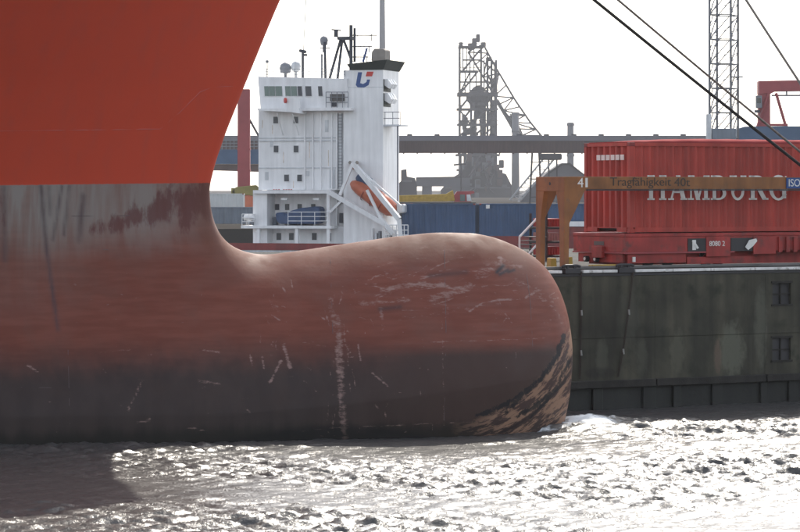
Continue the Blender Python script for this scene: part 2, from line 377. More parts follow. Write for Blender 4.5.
SC = [([(338, 318), (341, 360), (342, 400), (345, 440)], 7, .7), ([(337, 350), (340, 395)], 5, .75), ([(341, 380), (340, 415)], 4, .8), ([(330, 300), (336, 330)], 6, .6), ([(338, 335), (350, 350)], 7, .55),
      ([(382, 290), (420, 284), (448, 286)], 6, .8), ([(375, 303), (410, 300)], 4, .7), ([(432, 300), (470, 286)], 8, .75), ([(360, 305), (384, 301)], 6, .7),
      ([(470, 311), (482, 303), (500, 300), (520, 299)], 2.2, 1.1), ([(478, 275), (500, 262), (520, 268)], 10, .62), ([(500, 258), (504, 268)], 5, .75),
      ([(515, 280), (535, 290), (552, 306)], 8, .55), ([(526, 297), (534, 293)], 3, .8), ([(548, 292), (562, 322)], 5, .5), ([(400, 318), (470, 308)], 5, .5),
      ([(284, 345), (290, 368)], 4, .85), ([(270, 382), (281, 361)], 3, .8), ([(203, 350), (219, 352)], 2.2, 1.0), ([(198, 381), (220, 384)], 2.5, 1.0), ([(184, 427), (206, 431)], 2, 1.0),
      ([(207, 414), (222, 413)], 1.8, .9), ([(128, 410), (136, 394), (142, 380)], 3, .85), ([(136, 422), (150, 420)], 3, .8), ([(372, 373), (388, 386)], 2.2, 1.0), ([(358, 345), (361, 362)], 2, .8),
      ([(250, 355), (252, 365)], 2.5, .8), ([(262, 356), (264, 368)], 2.5, .8), ([(380, 300), (383, 330)], 4, .6), ([(442, 318), (444, 425)], 1.4, .62), ([(27, 365), (38, 372)], 2.5, .8),
      ([(385, 412), (386, 418)], 1.6, 1.0), ([(420, 390), (421, 396)], 1.5, 1.0), ([(298, 432), (330, 428), (400, 425), (470, 422), (520, 418)], 1.3, .68), ([(375, 405), (378, 408)], 2, 1),
      ([(270, 300), (278, 310)], 5, .6), ([(300, 342), (325, 346)], 3, .6), ([(430, 342), (500, 340), (545, 338)], 1.3, .7), ([(247, 410), (250, 412)], 2, .9), ([(100, 352), (130, 350)], 2, .6)]
SC = [(pts, wd * .8, min(k, .78)) for pts, wd, k in SC]
def fine(n_, x0, x1, y0, y1, ln, ang, sd, wd, k):
    for _ in range(n_):
        x, y = random.uniform(x0, x1), random.uniform(y0, y1); a_ = R(random.gauss(ang, sd)); L_ = ln * random.uniform(.3, 1.4)
        SC.append(([(x, y), (x + L_ * math.cos(a_) * .5, y + L_ * math.sin(a_) * .5 + random.uniform(-.8, .8)), (x + L_ * math.cos(a_), y + L_ * math.sin(a_))], wd * random.uniform(.7, 1.4), k * random.uniform(.7, 1.15)))
fine(75, 365, 505, 264, 312, 16, -8, 12, .9, .66); fine(60, 480, 560, 254, 325, 9, -20, 45, 1.0, .66); fine(30, 260, 360, 280, 345, 8, 60, 40, 1.2, .75); fine(45, 255, 480, 270, 345, 7, 80, 35, 1.0, .6)
fine(50, 100, 440, 350, 440, 6, 30, 60, .9, .62); fine(18, 325, 355, 305, 440, 16, 86, 8, 1.1, .75); fine(25, 330, 470, 240, 262, 24, -8, 5, .9, .45); fine(20, 440, 540, 345, 420, 6, 60, 60, .9, .6)
BL = [([(497, 272), (503, 266)], 2.2, 1.0), ([(500, 274), (508, 270)], 2.0, .9), ([(508, 272), (514, 270)], 1.6, .9), ([(430, 276), (466, 272)], 3, .45), ([(380, 309), (400, 307)], 2.5, .55)]
rr = np.hypot(PX - 440, (PY - 290)); aa = np.degrees(np.arctan2(PY - 290, PX - 440))
band = np.clip((rr - 131) / 6, 0, 1) * np.clip((aa - 8) / 10, 0, 1) * np.clip((86 - aa) / 22, 0, 1) * nearside
pale = np.clip((225 - PX) / 70, 0, 1) * (np.clip((262 - PY) / 45, 0, 1) * .9 + .35 * np.clip((330 - PY) / 90, 0, 1) * np.exp(-((PX - 30) / 45) ** 2))  # faded grey paint, with the sky sheen on the shoulder put into the colour
mar = (np.exp(-((PX - 188) / 44) ** 2 - ((PY - 203) / 34) ** 2) + .85 * np.exp(-((PX - 120) / 40) ** 2 - ((PY - 222 + (PX - 120) * .25) / 13) ** 2 ) + .6 * np.exp(-((PX - 2) / 8) ** 2 - ((PY - 215) / 35) ** 2)) * nearside
drip = strokes([([(41, 186), (46, 245), (58, 330)], 2.2, 1), ([(62, 186), (53, 240)], 1.6, .9), ([(69, 186), (64, 235)], 1.6, .8), ([(83, 196), (79, 240)], 3.0, .9), ([(4, 187), (5, 260)], 3, .7), ([(49, 187), (50, 215)], 2, .6)])
waterline_dark = np.clip((PY - (447 - 24 * np.exp(-((PX - 340) / 120) ** 2))) / 5, 0, 1)  # darker band along the waterline, reaching higher in one arc
arcs = strokes([([(564, 336), (556, 358), (540, 380), (520, 396), (498, 408), (478, 416)], 3.6, .85), ([(569, 362), (556, 388), (536, 406), (518, 416)], 3.4, .85), ([(520, 398), (506, 412)], 3, .9), ([(548, 400), (530, 418)], 2.2, .8)])
for nm, arr in (('arcs', arcs), ('scuff', strokes(SC)), ('blackmark', strokes(BL)), ('bare', band), ('arc_r', rr / 10), ('arc_a', aa / 10), ('pale', pale), ('maroon', mar), ('drip', drip), ('waterline_dark', waterline_dark * nearside)):
    a_ = me.attributes.new(nm, 'FLOAT', 'POINT'); a_.data.foreach_set('value', arr.astype(np.float32))
# hull paint
m = bpy.data.materials.new('ship_hull_paint'); m.use_nodes = True; n = m.node_tree.nodes; l = m.node_tree.links; p = n['Principled BSDF']
tc = n.new('ShaderNodeTexCoord'); sep = n.new('ShaderNodeSeparateXYZ'); l.new(tc.outputs['Object'], sep.inputs[0])
def N(scale, det=6, mp=None, vec=None, rough=.55):
    t = n.new('ShaderNodeTexNoise'); t.inputs['Scale'].default_value = scale; t.inputs['Detail'].default_value = det; t.inputs['Roughness'].default_value = rough
    src = vec or tc.outputs['Object']
    if mp: q = n.new('ShaderNodeMapping'); q.inputs['Scale'].default_value = mp; l.new(src, q.inputs[0]); src = q.outputs[0]
    l.new(src, t.inputs['Vector']); return t.outputs['Fac']
def MATH(op, a, b=None, c=None):
    t = n.new('ShaderNodeMath'); t.operation = op
    for i, q in enumerate((a, b, c)):
        if q is None: continue
        if isinstance(q, (int, float)): t.inputs[i].default_value = q
        else: l.new(q, t.inputs[i])
    return t.outputs[0]
def MR(x, a, b, c=0., d=1., smooth=True):
    t = n.new('ShaderNodeMapRange'); t.interpolation_type = 'SMOOTHSTEP' if smooth else 'LINEAR'
    for i, q in enumerate((a, b, c, d)): t.inputs[i + 1].default_value = q
    l.new(x, t.inputs[0]); return t.outputs[0]
def ATT(nm): t = n.new('ShaderNodeAttribute'); t.attribute_name = nm; return t.outputs['Fac']
def MIX(f, a, b):
    t = n.new('ShaderNodeMix'); t.data_type = 'RGBA'
    for i, q in ((0, f), (6, a), (7, b)):
        if isinstance(q, tuple): t.inputs[i].default_value = (*q, 1)
        elif isinstance(q, (int, float)): t.inputs[i].default_value = q
        else: l.new(q, t.inputs[i])
    return t.outputs[2]
zz, uu = sep.outputs[2], sep.outputs[0]
n_big, n_mid, n_fine = N(.45), N(1.7), N(9, 8)
n_str = N(1, 6, (2.6, 2.6, .22)); n_hor = N(1, 7, (.9, .9, 7))
red = MIX(n_mid, (.53, .062, .028), (.58, .074, .036))
red = MIX(MR(n_str, .45, .75, 0, .35), red, (.42, .075, .05))
mid = MIX(MR(n_hor, .35, .68), (.165, .048, .031), (.200, .064, .043))
mid = MIX(MR(n_big, .45, .7, 0, .55), mid, (.155, .072, .055))
mid = MIX(MATH('MULTIPLY', ATT('pale'), MR(n_str, .3, .62, .45, 1)), mid, (.26, .23, .21))
mid = MIX(MATH('MULTIPLY', MR(MATH('ADD', ATT('maroon'), MATH('MULTIPLY', MATH('SUBTRACT', N(1, 9, (2.6, 2.6, .9), None, .7), .5), 2.4)), .5, .95), .8), mid, (.115, .036, .034))
mid = MIX(MATH('MULTIPLY', ATT('drip'), MR(n_mid, .3, .6, .4, .8)), mid, (.075, .05, .058))
low = MIX(MR(n_str, .3, .7), (.044, .032, .030), (.054, .039, .036))
low = MIX(MR(n_big, .5, .72, 0, .5), low, (.064, .042, .035))
low = MIX(MATH('MULTIPLY', MR(uu, -9, -3), .8), low, (.066, .036, .029))
mid = MIX(MATH('MULTIPLY', MR(uu, -10.6, -9.4), MR(zz, 4.0, 5.2, 0, .6)), mid, (.13, .065, .042))
mid = MIX(MATH('MULTIPLY', MR(N(1, 8, (.5, .5, 3.5), None, .65), .52, .68), MR(uu, -9, -5, 0, .3)), mid, (.17, .09, .075))
edge = MATH('ADD', zz, MATH('MULTIPLY', MATH('SUBTRACT', n_str, .5), .45))
edge2 = MATH('ADD', MATH('SUBTRACT', edge, MATH('MULTIPLY', uu, .012)), 0)
low = MIX(MATH('MULTIPLY', MR(MATH('ADD', zz, MATH('MULTIPLY', MATH('SUBTRACT', n_str, .5), .5)), .15, .5, 1, 0), .75), low, (.014, .015, .012))
sharp = MR(MATH('ADD', zz, MATH('MULTIPLY', MATH('SUBTRACT', n_fine, .5), .08)), 2.0, 2.45)
fw = MR(uu, -7.5, -4.0)
ef = MATH('ADD', MATH('MULTIPLY', MR(edge2, 1.6, 2.95), MATH('SUBTRACT', 1.0, fw)), MATH('MULTIPLY', sharp, fw))
bodyc = MIX(ef, low, mid)
top_e = MATH('ADD', MATH('SUBTRACT', zz, MATH('MULTIPLY', uu, .012)), MATH('MULTIPLY', MATH('SUBTRACT', n_fine, .5), .03))
bodyc = MIX(MR(top_e, 6.60, 6.63), bodyc, red)
sn = MATH('ADD', ATT('scuff'), MATH('MULTIPLY', MATH('SUBTRACT', N(1, 9, (4, 4, 12), None, .75), .5), 2.2))
bodyc = MIX(MATH('MULTIPLY', MR(sn, .50, .95), .8), bodyc, (.31, .205, .18))
spk = MR(N(1, 5, (5, 5, 9)), .71, .76, 0, .7); bodyc = MIX(MATH('MULTIPLY', spk, MR(zz, 6.0, 6.4, 1, 0)), bodyc, (.24, .155, .14))
cmb = n.new('ShaderNodeCombineXYZ'); l.new(ATT('arc_r'), cmb.inputs[0]); l.new(ATT('arc_a'), cmb.inputs[1])
ar = N(1, 9, (1.7, .8, 1), cmb.outputs[0], .7)
tanm = MATH('MULTIPLY', ATT('bare'), MR(ar, .47, .54))
bodyc = MIX(MATH('MULTIPLY', ATT('bare'), .55), bodyc, (.07, .04, .036))
bodyc = MIX(MATH('MULTIPLY', tanm, .95), bodyc, (.30, .175, .115))
ar2 = N(1, 6, (.8, .16, 1), cmb.outputs[0], .5)
bodyc = MIX(MATH('MULTIPLY', ATT('bare'), MR(ar2, .60, .64, 0, .9)), bodyc, (.03, .02, .019))
an = MATH('ADD', ATT('arcs'), MATH('MULTIPLY', MATH('SUBTRACT', N(1, 9, (5, 5, 5), None, .75), .5), 2.6))
bodyc = MIX(MR(an, .42, .72, 0, .9), bodyc, (.014, .014, .016))
bodyc = MIX(MATH('MULTIPLY', ATT('waterline_dark'), .6), bodyc, (.012, .011, .012))
bodyc = MIX(ATT('blackmark'), bodyc, (.04, .035, .04))
l.new(bodyc, p.inputs['Base Color'])
l.new(MR(n_mid, .3, .7, .55, .72), p.inputs['Roughness']); p.inputs['Specular IOR Level'].default_value = .22
bp = n.new('ShaderNodeBump'); bp.inputs['Strength'].default_value = .25; bp.inputs['Distance'].default_value = .03
l.new(MATH('ADD', MATH('MULTIPLY', n_fine, .35), MATH('MULTIPLY', N(1.3, 2), .5)), bp.inputs['Height']); l.new(bp.outputs[0], p.inputs['Normal'])
me.materials.append(m)
ship = thing('cargo_ship', 'red cargo ship bow with scuffed bulbous nose above the water', 'ship', SHIP, (0, 0, 0))
hull = link(bpy.data.objects.new('hull', me)); hull.parent = ship
mat('weld_red', (.50, .09, .065), .4, var=.1); mat('weld_dark', (.10, .07, .07), .5, var=.1)
def on_hull(x, y):                                   # ray from the eye to the near side of the hull
    d = SHIP.local(W.pt(x, y, 60)); e = SHIP.local((0, 0, H)); d = (d - e).normalized(); ts = np.arange(58, 90, .02)
    P = np.array(e)[None] + np.array(d)[None] * ts[:, None]; f = Fh(P[:, 0], P[:, 1], P[:, 2]); i = np.argmax(f < 0)
    return Vector(P[i]) if f.min() < 0 else None
def seam(pts, r, m):
    out = []
    for (x0, y0), (x1, y1) in zip(pts[:-1], pts[1:]):
        k = max(2, int(math.hypot(x1 - x0, y1 - y0) / 6))
        for i in range(k): q = on_hull(x0 + (x1 - x0) * i / k, y0 + (y1 - y0) * i / k); out += [q] if q else []
    if len(out) > 2: MB().path(out, r, 5).build('weld_seam', m, ship)
seam([(-20, 131), (90, 130), (160, 129), (180, 112), (200, 92), (212, 87), (240, 86)], .015, 'weld_red')
for pts in ([(50, 216), (100, 216), (158, 215)], [(-10, 260), (44, 259)], [(62, 248), (115, 250)], [(444, 235), (446, 330), (444, 430)], [(-10, 387), (66, 388)], [(68, 350), (70, 430)], [(525, 262), (530, 300), (534, 370)], [(330, 250), (333, 340)]):
    seam(pts, .008, 'weld_dark')

# ------------------------------------------------------------ quay (frame: a along the edge, b inland)
ZQ = 4.06; AL = QUAY.px(543, 269, 0)[0]; AR = 34.0
q = thing('quay', 'dark stained concrete quay wall with white painted edge beside the bulb', 'quay', QUAY, (AL, 0, 0)); q['kind'] = 'structure'; del q['label']; del q['category']
zj = QUAY.px(680, 336)[1]; zl = QUAY.px(680, 381)[1]
MB().box(AL + .02, AR, .12, 26, -3, ZQ - .02).build('quay_core', 'concrete_top', q)
xsj = [AL, QUAY.px(655, 300)[0], QUAY.px(765, 300)[0]]
while xsj[-1] < AR - 4: xsj.append(xsj[-1] + 4.2)
for i, a0 in enumerate(xsj):
    a1 = xsj[i + 1] if i + 1 < len(xsj) else AR
    wa = [QUAY.px(772.5, 300)[0], QUAY.px(791, 300)[0]]
    for z0, z1, bb in ((zj + .005, ZQ - .21, .0), (zl + .10, zj - .005, .012)):
        mb = MB()
        wz = sorted((QUAY.px(782, 283)[1], QUAY.px(782, 305)[1])) if z1 > zj else sorted((QUAY.px(782, 338)[1], QUAY.px(782, 361)[1]))
        if a0 < wa[0] < a1:
            mb.box(a0 + .003, wa[0], bb, .14, z0, z1).box(wa[1], a1 - .003, bb, .14, z0, z1).box(wa[0], wa[1], bb, .14, z0, wz[0]).box(wa[0], wa[1], bb, .14, wz[1], z1)
            op = MB().box(wa[0] + .001, wa[1] - .001, .105, .135, wz[0], wz[1]).build('opening', 'dark_steel', q)
            am, zm = (wa[0] + wa[1]) / 2, (wz[0] + wz[1]) / 2
            MB().box(am - .02, am + .02, .05, .10, wz[0], wz[1]).box(wa[0], wa[1], .06, .09, zm - .02, zm + .02).build('grille', 'rust_timber', op)
            for s_ in (-1, 1): MB().box(wa[0] - .05, wa[1] + .05, bb - .03, bb + .02, (wz[0], wz[1])[s_ > 0] - .03 * (s_ < 0) - .001, (wz[0], wz[1])[s_ > 0] + .03 * (s_ > 0) + .03).build('opening_frame', 'rust_timber', op)
        else: mb.box(a0 + .003, a1 - .003, bb, .14, z0, z1)
        mb.build('wall_panel', 'concrete_wall', q)
    MB().box(a0 + .02, a1 - .02, -.10, .13, zl - .12, zl + .10).build('ledge_beam', 'rust_timber', q, bevel=.02)
    MB().box(a0, a1, .10, .3, -2.5, zl - .12).build('lower_wall', 'concrete_wet', q)
a = AL + .3; k = 0
while a < AR:
    MB().box(a, a + .22 + .3 * ((k * 7) % 5) / 5, -.0 - .03 * (k % 2) + .03, .09, -2.5, zl - .12).build('pile', 'concrete_wet', q, bevel=.02); k += 1; a += 1.05 + .35 * (k % 3)
# white edge pieces, dark kerb behind
gaps = [(QUAY.px(561.5, 270)[0], QUAY.px(582, 270)[0]), (QUAY.px(617, 270)[0], QUAY.px(634, 270)[0])]
cuts = [AL, gaps[0][0], gaps[0][1], QUAY.px(602, 270)[0], gaps[1][0], gaps[1][1]] + [QUAY.px(x, 268)[0] for x in (672, 713, 754, 795)]
while cuts[-1] < AR - 1.6: cuts.append(cuts[-1] + 1.55)
for a0, a1 in zip(cuts[:-1], cuts[1:]):
    if any(abs(a0 - g[0]) < .01 for g in gaps): continue
    MB().box(a0 + .012, a1 - .012, -.06, .13, ZQ - .115, ZQ - .035).build('edge_strip', 'white_edge', q, bevel=.01)
MB().box(AL, AR, -.02, .135, ZQ - .205, ZQ - .135).build('edge_backing', 'dark_steel', q)
MB().box(AL, AR, .14, .34, ZQ - .01, ZQ + .07).build('kerb', 'grime_grey', q, bevel=.015)
# bollard gear and hanging chains at the two gaps
for gi, (g, drop) in enumerate(zip(gaps, ([(581, 272), (581, 322), (580.5, 362), (580, 382)], [(633, 272), (630, 300), (624, 345), (617, 383)]))):
    am = (g[0] + g[1]) / 2
    t = thing('mooring_cleat', ('dark mooring cleat on the quay edge below the orange frame leg', 'dark mooring cleat on the quay edge below the container corner')[gi], 'cleat', QUAY, (am, .02, ZQ))
    MB().box(am - .26, am + .26, -.07, .13, ZQ - .13, ZQ + .02).build('base_plate', 'dark_steel', t, bevel=.01)
    for s_ in (-.12, .12): MB().tube((am + s_, .03, ZQ), (am + s_, .03, ZQ + .1), .05).build('post', 'dark_steel', t)
    MB().path([(am - .3, .03, ZQ + .07), (am - .2, .03, ZQ + .1), (am + .2, .03, ZQ + .1), (am + .3, .03, ZQ + .07)], .04, 8).build('horn', 'dark_steel', t)
    ch = MB(); pts = []
    for (x0, y0), (x1, y1) in zip(drop[:-1], drop[1:]):
        kk = int((y1 - y0) / 3)
        pts += [QUAY.pt(x0 + (x1 - x0) * i / kk, y0 + (y1 - y0) * i / kk, -.06) for i in range(kk)]
    pts = [q_ for q_ in pts if q_[2] > zl + .12]
    for i, (p0, p1) in enumerate(zip(pts[:-1], pts[1:])):
        d = (p1 - p0); o_ = Vector((.022, 0, 0)) if i % 2 else Vector((0, .022, 0))
        for s_ in (-1, 1): ch.tube(p0 + o_ * s_ - d * .15, p1 + o_ * s_ + d * .15, .012, 5)
    ct = ch.build('chain', 'chain_rust', origin=pts[-1], fr=QUAY)
    tag(ct, ('rusty chain hanging straight down the quay wall by the bulb', 'rusty slanting chain hanging on the quay wall under the container')[gi], 'chain')
    for k_ in (.38, .75):
        c_ = pts[int(len(pts) * k_)]; mb = MB().tube(c_ + Vector((0, -.02, .07)), c_ + Vector((.015, -.02, -.08)), .03, 6)
        so_ = mb.build('shackle', 'brass', None, origin=pts[-1], fr=QUAY); so_.parent = ct; so_.location = (0, 0, 0); so_.rotation_euler = (0, 0, 0)

# pale lime runs and dark damp patches in the wall paint, tied to the wall's own coordinates
m = MATS['concrete_wall']; n = m.node_tree.nodes; l = m.node_tree.links; p = n['Principled BSDF']
tc = n.new('ShaderNodeTexCoord'); sep = n.new('ShaderNodeSeparateXYZ'); l.new(tc.outputs['Object'], sep.inputs[0])
lk = p.inputs['Base Color'].links[0]; cur = lk.from_socket; l.remove(lk)
def wmath(op, a, b):
    t = n.new('ShaderNodeMath'); t.operation = op
    for i, q_ in enumerate((a, b)):
        if isinstance(q_, (int, float)): t.inputs[i].default_value = q_
        else: l.new(q_, t.inputs[i])
    return t.outputs[0]
def wnoise(mp):
    q_ = n.new('ShaderNodeMapping'); q_.inputs['Scale'].default_value = mp; l.new(tc.outputs['Object'], q_.inputs[0])
    t = n.new('ShaderNodeTexNoise'); t.inputs['Scale'].default_value = 1; t.inputs['Detail'].default_value = 9; t.inputs['Roughness'].default_value = .65; l.new(q_.outputs[0], t.inputs[0]); return t.outputs[0]
wn = wmath('MULTIPLY', wmath('SUBTRACT', wnoise((5, 5, 2.5)), .5), 3.2)
for x0, x1, y0, y1, st_, colr in ((720, 745, 322, 378, .75, (.13, .13, .095)), (670, 685, 330, 374, .6, (.12, .115, .08)), (596, 608, 338, 378, .45, (.11, .11, .08)), (754, 768, 285, 366, .5, (.12, .12, .09)), (714, 722, 340, 374, .6, (.16, .11, .08)), (636, 648, 338, 374, .35, (.11, .11, .08)), (618, 640, 290, 345, .25, (.10, .10, .08)),
                          (585, 616, 368, 378, .5, (.02, .017, .014)), (690, 715, 300, 372, .45, (.022, .024, .017)), (650, 668, 280, 372, .35, (.025, .026, .018))):
    a0, z1 = QUAY.px(x0, y0); a1, z0 = QUAY.px(x1, y1); a0 -= AL; a1 -= AL
    dx = wmath('POWER', wmath('ABSOLUTE', wmath('DIVIDE', wmath('SUBTRACT', sep.outputs[0], (a0 + a1) / 2), (a1 - a0) / 2), 0), 2.0)
    dz = wmath('POWER', wmath('ABSOLUTE', wmath('DIVIDE', wmath('SUBTRACT', sep.outputs[2], (z0 + z1) / 2), (z1 - z0) / 2), 0), 2.0)
    mr = n.new('ShaderNodeMapRange'); mr.inputs[1].default_value = 1.3; mr.inputs[2].default_value = .4; mr.inputs[4].default_value = st_
    l.new(wmath('ADD', wmath('ADD', dx, dz), wn), mr.inputs[0]); mx = n.new('ShaderNodeMix'); mx.data_type = 'RGBA'
    l.new(mr.outputs[0], mx.inputs[0]); l.new(cur, mx.inputs[6]); mx.inputs[7].default_value = (*colr, 1); cur = mx.outputs[2]
l.new(cur, p.inputs['Base Color'])
# ------------------------------------------------------------ containers
def corrugate(a0, a1, z0, z1, b, depth, pitch, axis='b', sgn=1):
    """trapezoid-ribbed sheet in the plane b (or a) = const; ribs go back by depth"""
    nn = max(1, round((a1 - a0) / pitch)); pt = (a1 - a0) / nn; prof = []
    for i in range(nn):
        s_ = a0 + i * pt; prof += [(s_, 0), (s_ + pt * .30, 0), (s_ + pt * .5, depth), (s_ + pt * .8, depth)]
    prof.append((a1, 0)); mb = MB(); vs = []; th = .01
    for z in (z0, z1): vs += [(s_, b + sgn * d, z) for s_, d in prof]
    mm = len(prof); fs = [(i, i + 1, mm + i + 1, mm + i) for i in range(mm - 1)]
    vs2 = [(x, y + sgn * th, z) for x, y, z in vs]; k_ = len(vs)
    fs += [(k_ + i, k_ + mm + i, k_ + mm + i + 1, k_ + i + 1) for i in range(mm - 1)]
    vs += vs2
    if axis == 'a': vs = [(y, x, z) for x, y, z in vs]
    return mb.add(vs, fs)
def container(fr, a0, b0, z0, L, Wd, Ht, m, label, group=None, pitch=.28, depth=.05, name='shipping_container', tarp=None, door_plate=False):
    t = thing(name, label, 'container', fr, (a0 + L / 2, b0 + Wd / 2, z0), group)
    a1, b1, z1 = a0 + L, b0 + Wd, z0 + Ht; P = .13
    for bs, bb, sg in ((b0, b0 + .03, 1), (b1, b1 - .03, -1)): corrugate(a0 + P, a1 - P, z0 + .16, z1 - .11, bb, depth, pitch, 'b', sg).build('side_wall', m, t)
    for aa_, sg in ((a0 + .04, 1), (a1 - .04, -1)): corrugate(b0 + P, b1 - P, z0 + .16, z1 - .11, aa_, depth + .05, .31, 'a', sg).build('end_wall', m, t)
    for aa_ in (a0, a1 - P):
        for bb in (b0, b1 - P): MB().box(aa_ + .004, aa_ + P - .004, bb + .004, bb + P - .004, z0 + .12, z1 - .12).build('corner_post', m, t)
    for bb in (b0, b1 - .1):
        MB().box(a0 + .18, a1 - .18, bb + .003, bb + .097, z0 + .02, z0 + .16).build('bottom_rail', m, t); MB().box(a0 + .18, a1 - .18, bb + .003, bb + .097, z1 - .11, z1 - .01).build('top_rail', m, t)
    for aa_ in (a0, a1 - .1):
        gb0, gb1 = b0 + Wd / 2 - .52, b0 + Wd / 2 + .52
        mb = MB().box(aa_ + .003, aa_ + .097, b0 + .18, gb0, z0 + .02, z0 + .16).box(aa_ + .003, aa_ + .097, gb1, b1 - .18, z0 + .02, z0 + .16).box(aa_ + .003, aa_ + .097, gb0, gb1, z0 + .13, z0 + .16)
        mb.build('bottom_rail', m, t); MB().box(aa_ + .003, aa_ + .097, b0 + .18, b1 - .18, z1 - .11, z1 - .01).build('top_rail', m, t)
    for aa_ in (a0, a1 - .18):
        for bb in (b0, b1 - .16):
            for zz_ in (z0, z1 - .12): MB().box(aa_, aa_ + .18, bb, bb + .16, zz_, zz_ + .12).build('corner_casting', m if zz_ == z0 else 'hull_red', t, bevel=.012)
    MB().box(a0 + .12, a1 - .12, b0 + .12, b1 - .12, z0 + .08, z0 + .12).build('floor', 'dark_steel', t)
    if tarp:
        vs, fs = [], []; nn, mm = 25, 7
        for i in range(nn):
            s_ = i / (nn - 1)
            for j in range(mm):
                r_ = j / (mm - 1); h = .02 + tarp * (1 - (2 * r_ - 1) ** 4 * .75) * min(1, 1.05 * math.sin(min(s_, 1 - s_) * math.pi * 1.6 + .02) ** .7 if min(s_, 1 - s_) < .31 else 1) - .012 * abs(math.sin(i * math.pi / 2))
                vs.append((a0 + .19 + (L - .38) * s_, b0 + .02 + (Wd - .04) * r_, z1 - .012 + h))
        fs = [(i * mm + j, (i + 1) * mm + j, (i + 1) * mm + j + 1, i * mm + j + 1) for i in range(nn - 1) for j in range(mm - 1)]
        k_ = len(vs); per = [(i * mm) for i in range(nn)] + [(nn - 1) * mm + j for j in range(1, mm)] + [i * mm + mm - 1 for i in range(nn - 2, -1, -1)] + [j for j in range(mm - 2, 0, -1)]
        for q_ in per: vs.append((vs[q_][0], vs[q_][1], z1 - .03))
        pn = len(per); fs += [(per[i], per[(i + 1) % pn], k_ + (i + 1) % pn, k_ + i) for i in range(pn)]
        MB().add(vs, fs).build('tarpaulin', 'red_tarp', t, smooth=True)
        MB().box(a0 + .05, a0 + .15, b0 + .2, b1 - .2, z1 - .008, z1 + .012).build('roof_bow', 'red_tarp', t)
    else: corrugate(a0 + .1, a1 - .1, b0 + .08, b1 - .08, 0, .02, .3).v and MB().box(a0 + .1, a1 - .1, b0 + .09, b1 - .09, z1 - .05, z1 - .02).build('roof', m, t)
    return t
BC = 1.25
ac, zc = QUAY.px(630, 233, BC)
LC, HC = 12.19, 2.66
cont = container(QUAY, ac, BC, zc, LC, 2.44, HC, 'red_container', 'red ribbed container with large white HAMBURG lettering on red wagon', tarp=.13, name='shipping_container')
# serif capitals as painted plates
def glyph(ch, x, z, wd, h):
    s, se, t = wd * .22, h * .075, wd * .16; mb = MB(); B = lambda x0, x1, z0, z1: mb.box(x + x0 * wd, x + x1 * wd, -.004, .004, z + z0 * h, z + z1 * h)
    def bar(x0, z0, x1, z1, th):
        p0, p1 = (x + x0 * wd, z + z0 * h), (x + x1 * wd, z + z1 * h); hw = th * wd / 2
        mb.prism([(p0[0] - hw, p0[1]), (p0[0] + hw, p0[1]), (p1[0] + hw, p1[1]), (p1[0] - hw, p1[1])], -.004, .004)
    def arc(cx, cz, rx, rz, t0, t1, thk, thn=.10):
        ts = np.linspace(R(t0), R(t1), 15); out = [(x + (cx + rx * math.cos(q)) * wd, z + (cz + rz * math.sin(q)) * h) for q in ts]
        inn = [(x + (cx + (rx - thk) * math.cos(q)) * wd, z + (cz + (rz - thn) * math.sin(q)) * h) for q in ts]
        for i in range(14): mb.prism([out[i], out[i + 1], inn[i + 1], inn[i]], -.004, .004)
    if ch == 'H':
        for x0 in (.08, .70): B(x0, x0 + .2, 0, 1); B(x0 - .09, x0 + .29, 0, .07); B(x0 - .09, x0 + .29, .93, 1)
        B(.28, .70, .46, .56)
    if ch == 'A': bar(.14, 0, .5, 1, .10); bar(.84, 0, .52, 1, .24); B(.26, .70, .28, .36); B(-.02, .30, 0, .07); B(.66, 1.04, 0, .07)
    if ch == 'M':
        B(.08, .16, 0, 1); B(.78, .96, 0, 1); bar(.48, 0, .18, 1, .20); bar(.48, 0, .80, 1, .09); B(-.02, .26, 0, .07); B(.69, 1.05, 0, .07); B(-.02, .2, .93, 1); B(.8, 1.05, .93, 1)
    if ch == 'B': B(.12, .32, 0, 1); B(.02, .5, 0, .07); B(.02, .5, .93, 1); B(.3, .5, .48, .56); arc(.48, .745, .36, .255, -90, 90, .18, .07); arc(.48, .27, .44, .27, -90, 90, .2, .07)
    if ch == 'U': B(.10, .30, .35, 1); B(.76, .86, .35, 1); arc(.48, .36, .38, .38, 180, 360, .16, .10); B(0, .42, .93, 1); B(.64, .98, .93, 1)
    if ch == 'R': B(.12, .32, 0, 1); B(.02, .44, 0, .07); B(.02, .5, .93, 1); B(.3, .5, .46, .54); arc(.46, .73, .38, .27, -90, 90, .2, .07); bar(.86, 0, .52, .50, .24); B(.78, 1.04, 0, .07)
    if ch == 'G': arc(.52, .5, .50, .53, 50, 330, .2, .09); B(.72, .92, .06, .42); B(.6, 1.02, .37, .44); B(.86, .94, .7, .98)
    return mb
z_lo = QUAY.px(655, 200, BC)[1]; z_hi = QUAY.px(655, 175.2, BC)[1]
starts = [648, 669, 689, 711, 730, 749, 769]; ends = [667, 687, 709, 728, 747, 768, 788]
for ch, x0, x1 in zip('HAMBURG', starts, ends):
    a0, a1 = QUAY.px(x0, 190, BC)[0], QUAY.px(x1, 190, BC)[0]
    mb = glyph(ch, a0, z_lo, a1 - a0, z_hi - z_lo); mb.v = [(x, y + BC + .022, z) for x, y, z in mb.v]; mb.build('letter', 'lettering_white', cont)
text_part('SÜD', QUAY, QUAY.px(806, 190, BC)[0], z_lo, BC + .022, z_hi - z_lo, 'lettering_white', cont, name='letter')
# number plate dashes on the end wall and side details
b_ = BC + .30
for i in range(6): MB().box(ac + .025, ac + .039, BC + .36 + i * .25, BC + .36 + i * .25 + .19, zc + HC - .52, zc + HC - .36).build('number_mark', 'lettering_white', cont)
